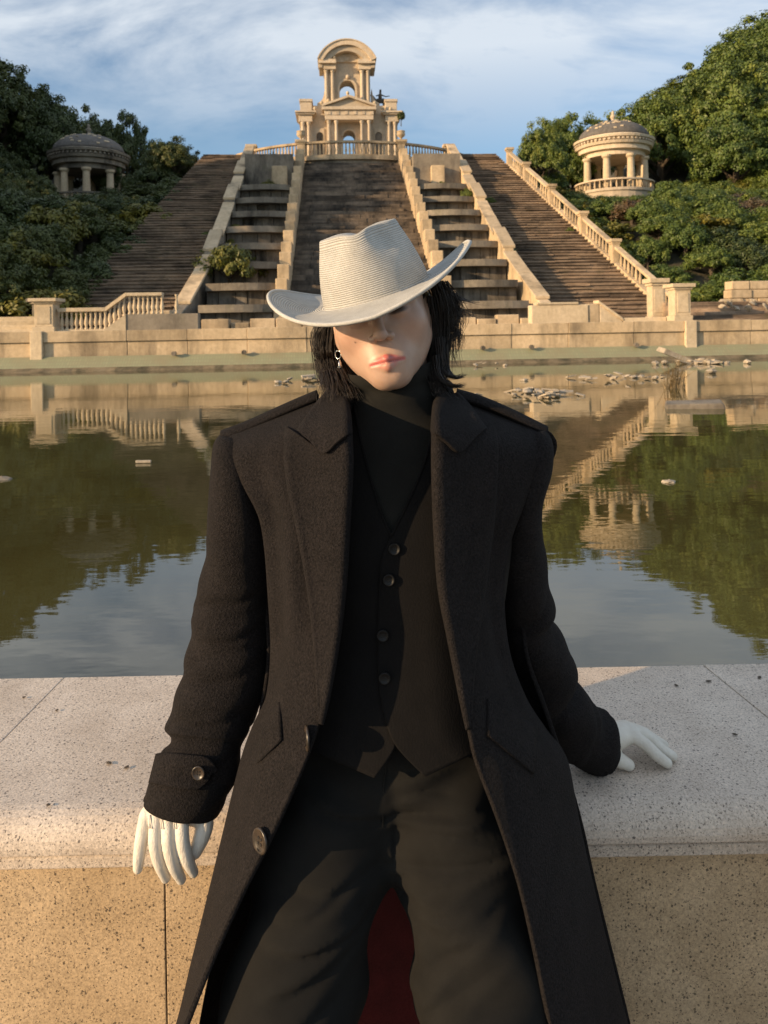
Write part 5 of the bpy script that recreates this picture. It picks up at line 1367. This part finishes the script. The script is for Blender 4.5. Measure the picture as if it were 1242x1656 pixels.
# ---- sleeves
def sleeve(rings, name, seed, nseg=56, per=7):
    """rings: (left edge uv, right edge uv, depth, half depth)"""
    C, A, B_ = [], [], []
    for (lu, lv), (ru, rv), d, hd in rings:
        a, b_ = at(lu, lv, d), at(ru, rv, d); C.append((a+b_)/2); A.append((b_-a)/2); B_.append(hd)
    n = (len(rings)-1)*per+1
    C, A, H = crom([tuple(p) for p in C], n), crom([tuple(p) for p in A], n), crom(np.array(B_)[:,None], n)[:,0]
    rows = []
    L = np.concatenate([[0], np.cumsum(np.linalg.norm(np.diff(C, axis=0), axis=1))])
    for i in range(n):
        a = Vector(A[i]); tdir = Vector(C[min(i+1,n-1)]-C[max(i-1,0)]).normalized()
        w = tdir.cross(a); w = w.normalized()*H[i] if w.length > 1e-9 else Vector((0,H[i],0))
        if w.y < 0: w = -w
        row = []
        for k in range(nseg):
            th = 2*math.pi*k/nseg; c, s_ = math.cos(th), math.sin(th); e = 0.92
            wn_ = min(1, max(0, (L[i]-0.12)/0.12)); sa = math.sin(L[i]*44 + 1.9*math.sin(th+seed) + seed); sb = math.sin(L[i]*31 - 1.5*math.sin(th*1.0-seed) + 2*seed)
            f = 1 + 0.022*math.sin(L[i]*95 + 2.1*math.sin(th+seed) + seed)*wn_ + 0.015*math.sin(L[i]*48-3*th+seed*2) - 0.075*wn_*(1-abs(sa))**3*max(0, math.sin(th*1.5+seed)) - 0.055*wn_*(1-abs(sb))**4
            row.append(tuple(Vector(C[i]) + a*math.copysign(abs(c)**e, c)*f + w*math.copysign(abs(s_)**e, s_)*f))
        rows.append(row)
    # turned-in cuff
    last = np.array(rows[-1]); cc = last.mean(axis=0); back = np.array(rows[-4])
    rows.append([tuple(cc + (p-cc)*0.93) for p in last]); cb = back.mean(axis=0); rows.append([tuple(cb + (p-cb)*0.88) for p in back])
    first = np.array(rows[0]); c0 = first.mean(axis=0); rows.insert(0, [tuple(c0 + (p-c0)*0.3 + np.array([0,0,0.001])) for p in first])
    mb = MB().grid(rows, closed=True)
    return pbuild(mb, name, M['wool'], coat, smooth=True)
S1 = [((356,706),(404,716),1.235,0.040), ((347,718),(420,740),1.232,0.066), ((344,755),(432,775),1.232,0.076), ((342,800),(440,818),1.236,0.080), ((338,850),(446,865),1.244,0.080), ((333,905),(446,915),1.252,0.078),
      ((322,945),(446,955),1.258,0.076), ((313,985),(446,990),1.260,0.075), ((310,1030),(444,1030),1.258,0.074), ((299,1075),(438,1080),1.250,0.070), ((287,1115),(426,1125),1.240,0.067), ((277,1150),(412,1165),1.230,0.064),
      ((269,1178),(400,1190),1.222,0.062), ((279,1196),(392,1206),1.216,0.054), ((262,1213),(389,1222),1.212,0.058), ((252,1240),(383,1256),1.206,0.058), ((243,1262),(374,1280),1.200,0.057), ((236,1280),(364,1302),1.197,0.055), ((231,1291),(354,1317),1.195,0.053)]
S2 = [((842,702),(882,696),1.235,0.040), ((826,735),(891,715),1.232,0.066), ((812,770),(888,752),1.232,0.076), ((802,815),(873,800),1.238,0.080), ((798,865),(873,856),1.248,0.080), ((798,900),(881,890),1.256,0.078), ((800,940),(884,930),1.266,0.076),
      ((804,975),(894,968),1.276,0.075), ((806,998),(884,986),1.282,0.070), ((812,1040),(911,1030),1.292,0.070), ((826,1092),(929,1068),1.306,0.068), ((838,1120),(926,1092),1.316,0.064), ((850,1140),(914,1104),1.322,0.056), ((862,1166),(944,1113),1.330,0.060),
      ((878,1190),(962,1138),1.342,0.058), ((894,1212),(968,1154),1.352,0.055), ((915,1228),(989,1156),1.362,0.052), ((940,1240),(994,1168),1.370,0.050), ((962,1244),(994,1180),1.374,0.047)]
sl1 = sleeve(S1, 'sleeve', 0.4); sl2 = sleeve(S2, 'sleeve', 2.2)

def slab(poly_rows, name, parent, mat, thick=0.006, nu=14, nv=10):
    return pbuild(MB().grid(patch(poly_rows, nu, nv).tolist()), name, mat, parent, smooth=True, solid=thick, solid_off=0)
# cuff strap with button on the near sleeve
SV = np.array([tuple(v.co) for v in sl1.data.vertices]) + np.array(PB)
def sleeve_dep(u, v):
    c, s_ = math.cos(ROLL), math.sin(ROLL); Z = SV[:,2]-CAMZ
    U = CX + FPX*(SV[:,0]*c - Z*s_)/SV[:,1]; V = HY - FPX*(SV[:,0]*s_+Z*c)/SV[:,1]
    dd = (U-u)**2+(V-v)**2; k_ = np.argsort(dd)[:14]; ys = SV[k_,1]; near_ = ys < ys.min()+0.02
    w = near_/(dd[k_]+9); return float((ys*w).sum()/w.sum())
cuff = []
for (t0, b0, u) in ((1219,1267,255),(1218,1268,266),(1219,1272,285),(1221,1276,310),(1224,1277,332),(1232,1266,345),(1244,1254,351)):
    cuff.append([at(u-4*f*3, t0+(b0-t0)*f, sleeve_dep(u-12*f, t0+(b0-t0)*f)-0.0055) for f in (0, .33, .66, 1)])
o = slab(cuff, 'cuff_strap', coat, M['wool'], 0.007, 10, 26)
p = at(321, 1250, sleeve_dep(321, 1250)-0.0115); bt = button(p, 0, 0, 0.0105, coat, (-0.15,-1,0.1))
for nm, ends in (('epaulette', [(358,706),(400,690),(440,672),(478,655),(514,640)]), ('epaulette', [(884,699),(850,682),(812,664),(775,649),(738,638)])):
    rows = []
    for (u, v) in ends:
        rows.append([at(u, v+7, 1.208), at(u, v-2, 1.216), at(u, v-5, 1.235), at(u, v+1, 1.262)])
    slab(rows, nm, coat, M['wool'], 0.010, 10, 30)
def frontdep(u, v, side):
    fl = (GL if side < 0 else GR).reshape(-1,3); c, s_ = math.cos(ROLL), math.sin(ROLL); Z = fl[:,2]-CAMZ
    U = CX + FPX*(fl[:,0]*c - Z*s_)/fl[:,1]; V = HY - FPX*(fl[:,0]*s_+Z*c)/fl[:,1]
    dd = (U-u)**2+(V-v)**2; k_ = np.argpartition(dd, 5)[:5]; w = 1/(dd[k_]+6); return float((fl[k_,1]*w).sum()/w.sum())
def flap(q4, side, name):
    (a, b_, c_, d_) = q4; rows = []
    for i in range(6):
        f = i/5; l = (a[0]+(d_[0]-a[0])*f, a[1]+(d_[1]-a[1])*f); r = (b_[0]+(c_[0]-b_[0])*f, b_[1]+(c_[1]-b_[1])*f)
        rows.append([at(l[0]+(r[0]-l[0])*g, l[1]+(r[1]-l[1])*g, frontdep(l[0]+(r[0]-l[0])*g, l[1]+(r[1]-l[1])*g, side)-0.0065) for g in (0,0.33,0.66,1)])
    return slab(rows, name, coat, M['wool'], 0.005, 12, 14)
flap([(453,1136),(456,1197),(394,1258),(410,1178)], -1, 'pocket_flap')
flap([(787,1130),(788,1190),(862,1252),(868,1176)], 1, 'pocket_flap')
for (u, v, nn) in ((421,1360,(-0.75,-0.65,0.1)), (497,1194,(-0.97,-0.22,0.0))):
    p = at(u, v, frontdep(u, v, -1)-0.010); button(p, 0, 0, 0.0165, coat, nn)
# ---- gloves
def glove(chains, palm, name, lo_pad=0.03, h=0.0018):
    pts = [p for ch in chains for p, r in ch] + [p for a, b_, ra, rb in palm for p in (a, b_)]
    lo = np.min([tuple(p) for p in pts], axis=0)-lo_pad; hi = np.max([tuple(p) for p in pts], axis=0)+lo_pad
    def f(P):
        d = None
        for a, b_, ra, rb in palm:
            e = sd_cone(P, a, b_, ra, rb); d = e if d is None else smin(d, e, 0.016)
        fing = None
        for ch in chains:
            C_ = crom([tuple(p) + (r0,) for p, r0 in ch], 11); e = None
            for c0, c1 in zip(C_[:-1], C_[1:]):
                s_ = sd_cone(P, c0[:3], c1[:3], c0[3], c1[3]); e = s_ if e is None else np.minimum(e, s_)
            fing = e if fing is None else smin(fing, e, 0.0016)
        return smin(d, fing, 0.007)
    v_, f_ = sdf_mesh(f, lo, hi, h)
    return link(name, np_mesh(name, v_-np.array(PB), f_, M['leather']), person)
A = lambda u, v, d: at(u, v, d)
near = [ [(A(236,1320,1.168),.0104),(A(229,1356,1.160),.0098),(A(225,1385,1.157),.0090),(A(223,1405,1.157),.0072)],
         [(A(253,1322,1.162),.0104),(A(251,1362,1.149),.0102),(A(258,1395,1.149),.0094),(A(268,1420,1.158),.0072)],
         [(A(273,1322,1.160),.0106),(A(273,1364,1.146),.0104),(A(281,1398,1.146),.0096),(A(293,1422,1.156),.0074)],
         [(A(294,1320,1.161),.0106),(A(295,1359,1.148),.0104),(A(303,1390,1.148),.0096),(A(313,1411,1.157),.0074)],
         [(A(318,1312,1.186),.0145),(A(331,1330,1.174),.0134),(A(326,1354,1.166),.0122),(A(316,1378,1.163),.0094)] ]
near_palm = [(A(285,1278,1.190),A(262,1314,1.172),.027,.0145),(A(292,1278,1.190),A(286,1314,1.170),.027,.0145),(A(280,1288,1.190),A(246,1310,1.176),.024,.0130),(A(300,1290,1.195),A(312,1318,1.180),.024,.0150)]
g1 = glove(near, near_palm, 'glove'); g1['label'] = 'cream leather glove draped over the parapet edge'
lz = LZ + 0.011
def L(u, v, z):      # point at height z on the sight line
    c, s_ = math.cos(ROLL), math.sin(ROLL); a, b_ = (u-CX)/FPX, -(v-HY)/FPX
    return at(u, v, (z-CAMZ)/(b_*c - a*s_))
far = [ [(L(1024,1190,.770),.0112),(L(1046,1206,.757),.0108),(L(1064,1223,.742),.0100),(L(1079,1234,.7305),.0088)],
        [(L(1020,1181,.774),.0115),(L(1046,1192,.760),.0108),(L(1070,1211,.742),.0098),(L(1088,1223,.7300),.0084)],
        [(L(1012,1177,.772),.0108),(L(1038,1184,.757),.0102),(L(1058,1196,.742),.0095),(L(1074,1205,.730),.0082)],
        [(L(1004,1174,.766),.0100),(L(1026,1178,.752),.0092),(L(1042,1186,.740),.0085),(L(1056,1192,.729),.0074)],
        [(L(972,1212,.765),.0165),(L(985,1222,.748),.0148),(L(1003,1230,.738),.0130),(L(1017,1237,.7312),.0100)] ]
far_palm = [(L(958,1205,.775),L(1014,1188,.768),.027,.0170),(L(955,1198,.780),L(1006,1180,.766),.025,.0155),(L(950,1205,.775),L(976,1214,.762),.024,.0165)]
g2 = glove(far, far_palm, 'glove'); g2['label'] = 'pale leather glove pressed flat on the cap in shadow'
# raised stitched darts on the back of the near glove
GV = np.array([tuple(v.co) for v in g1.data.vertices]) + np.array(PB)
def glove_dep(u, v):
    c, s_ = math.cos(ROLL), math.sin(ROLL); Z = GV[:,2]-CAMZ
    U = CX + FPX*(GV[:,0]*c - Z*s_)/GV[:,1]; V = HY - FPX*(GV[:,0]*s_+Z*c)/GV[:,1]
    dd = (U-u)**2+(V-v)**2; k_ = np.argsort(dd)[:24]; return float(GV[k_,1].min())
for (u0, v0, u1, v1) in ((244,1340,242,1318),(263,1341,260,1318),(284,1341,281,1318)):
    for du in (-2.2, 2.2):
        pth = [A(u0+(u1-u0)*f+du*(1-f*0.9), v0+(v1-v0)*f, glove_dep(u0+(u1-u0)*f, v0+(v1-v0)*f)-0.0003) for f in (0,.25,.5,.75,1)]
        pbuild(MB().tube([tuple(p) for p in pth], [0.0010]*5, 5), 'stitch', M['leather'], g1, smooth=True)
# ---- hair: a cap under the hat plus separate strands
def hair_sdf(P):
    d = sd_ell(P, (0,0.028,0.030), (0.080,0.090,0.088))
    d = smin(d, sd_ell(P, (0,0.062,-0.055), (0.072,0.045,0.085)), 0.03)
    d = smin(d, sd_cone(P, (-0.072,0.050,-0.02), (-0.070,0.040,-0.130), 0.020, 0.016), 0.02)
    d = smin(d, sd_cone(P, (0.074,0.050,0.0), (0.078,0.050,-0.105), 0.018, 0.012), 0.02)
    d = smax(d, P[...,2]-0.045, 0.015)
    return smax(d, -(P[...,1]+0.012), 0.01)
v_, f_ = sdf_mesh(hair_sdf, (-0.12,-0.06,-0.17), (0.13,0.14,0.13), 0.004)
hair = link('hair', np_mesh('hair', head2w(v_)-np.array(PB), f_, M['hair']), person); hair['label'] = 'shoulder length black hair flicking out below the hat'
hq = random.Random(99)
def strands(ctrl, n, spread, dspread, r=0.0006, curl=2.0, tipspread=1.7):
    """ctrl: list of (u, v, depth); strands follow it with a spread that changes along the lock"""
    mb = MB(); m = len(ctrl)
    for k in range(int(n*1.7)):
        ou, od = hq.gauss(0, 1), hq.gauss(0, 1); ph = hq.uniform(0, 6.28); L_ = hq.uniform(0.55, 1.04); cu = hq.gauss(0, curl); n_ = 0
        pts = []
        for i, (u, v, d) in enumerate(ctrl):
            f = i/(m-1); sp = spread*(1 + (tipspread-1)*f)
            pts.append(at(u + ou*sp + cu*math.sin(f*5+ph), v + od*1.5*f + hq.gauss(0, 0.8), d + od*dspread))
        ns = 10; g = crom([tuple(p) for p in pts], ns+2)[:max(5, int((ns+2)*L_))]
        mb.tube(g.tolist(), [r*(1-0.75*(i/(len(g)-1))**1.5) for i in range(len(g))], 3, cap=False)
    return mb
H = MB()
def addst(*a, **k):
    s = strands(*a, **k); H.add(s.v, s.f)
# viewer's left: tucked behind the ear, then falling forward over the collar
addst([(540,505,1.262),(531,548,1.264),(532,590,1.248),(545,626,1.205),(558,652,1.178)], 210, 6, 0.014, curl=2.5)
addst([(528,510,1.268),(519,548,1.268),(523,592,1.25),(532,628,1.218),(541,652,1.20)], 170, 4.5, 0.012, curl=2.5)
addst([(545,585,1.240),(555,610,1.205),(564,630,1.180),(571,648,1.166)], 110, 5, 0.008, curl=2)
addst([(527,512,1.25),(512,536,1.245),(511,566,1.24),(522,598,1.225),(531,622,1.21)], 16, 2.5, 0.01, curl=4, r=0.0006)
addst([(540,598,1.225),(546,624,1.195),(545,645,1.182),(549,664,1.174)], 90, 9, 0.012, curl=3)
# viewer's right: layered, blown outwards
addst([(702,455,1.225),(715,490,1.232),(719,540,1.236),(713,590,1.228),(716,618,1.215)], 190, 6, 0.014, curl=3)
addst([(712,455,1.235),(727,482,1.245),(733,520,1.248),(727,560,1.24),(731,590,1.235)], 80, 4.5, 0.012, curl=5)
addst([(713,545,1.22),(715,580,1.21),(722,602,1.205),(736,611,1.20),(750,606,1.20)], 120, 4.5, 0.010, tipspread=0.7, curl=2)
addst([(708,575,1.215),(711,604,1.20),(722,620,1.195),(738,625,1.19),(750,620,1.19)], 90, 4, 0.010, tipspread=0.8, curl=2)
addst([(700,590,1.21),(703,616,1.20),(710,636,1.19),(720,648,1.185)], 90, 5, 0.010, curl=3)
addst([(718,468,1.24),(738,486,1.248),(744,516,1.25),(735,544,1.245),(739,570,1.24)], 22, 3, 0.01, curl=6, r=0.0006)
addst([(724,520,1.245),(740,538,1.248),(742,558,1.248),(736,574,1.245)], 20, 3, 0.01, curl=5, r=0.0006)
addst([(715,463,1.25),(738,480,1.26),(754,489,1.265),(776,492,1.27)], 20, 4, 0.012, curl=3, r=0.0005)
addst([(712,470,1.25),(735,496,1.26),(752,508,1.265),(770,514,1.27)], 12, 5, 0.012, curl=4, r=0.0005)
addst([(698,480,1.215),(703,520,1.215),(704,560,1.215),(699,600,1.212)], 80, 2.5, 0.006)
o = pbuild(H, 'strands', M['hair'], hair, smooth=True); o['kind'] = 'stuff'
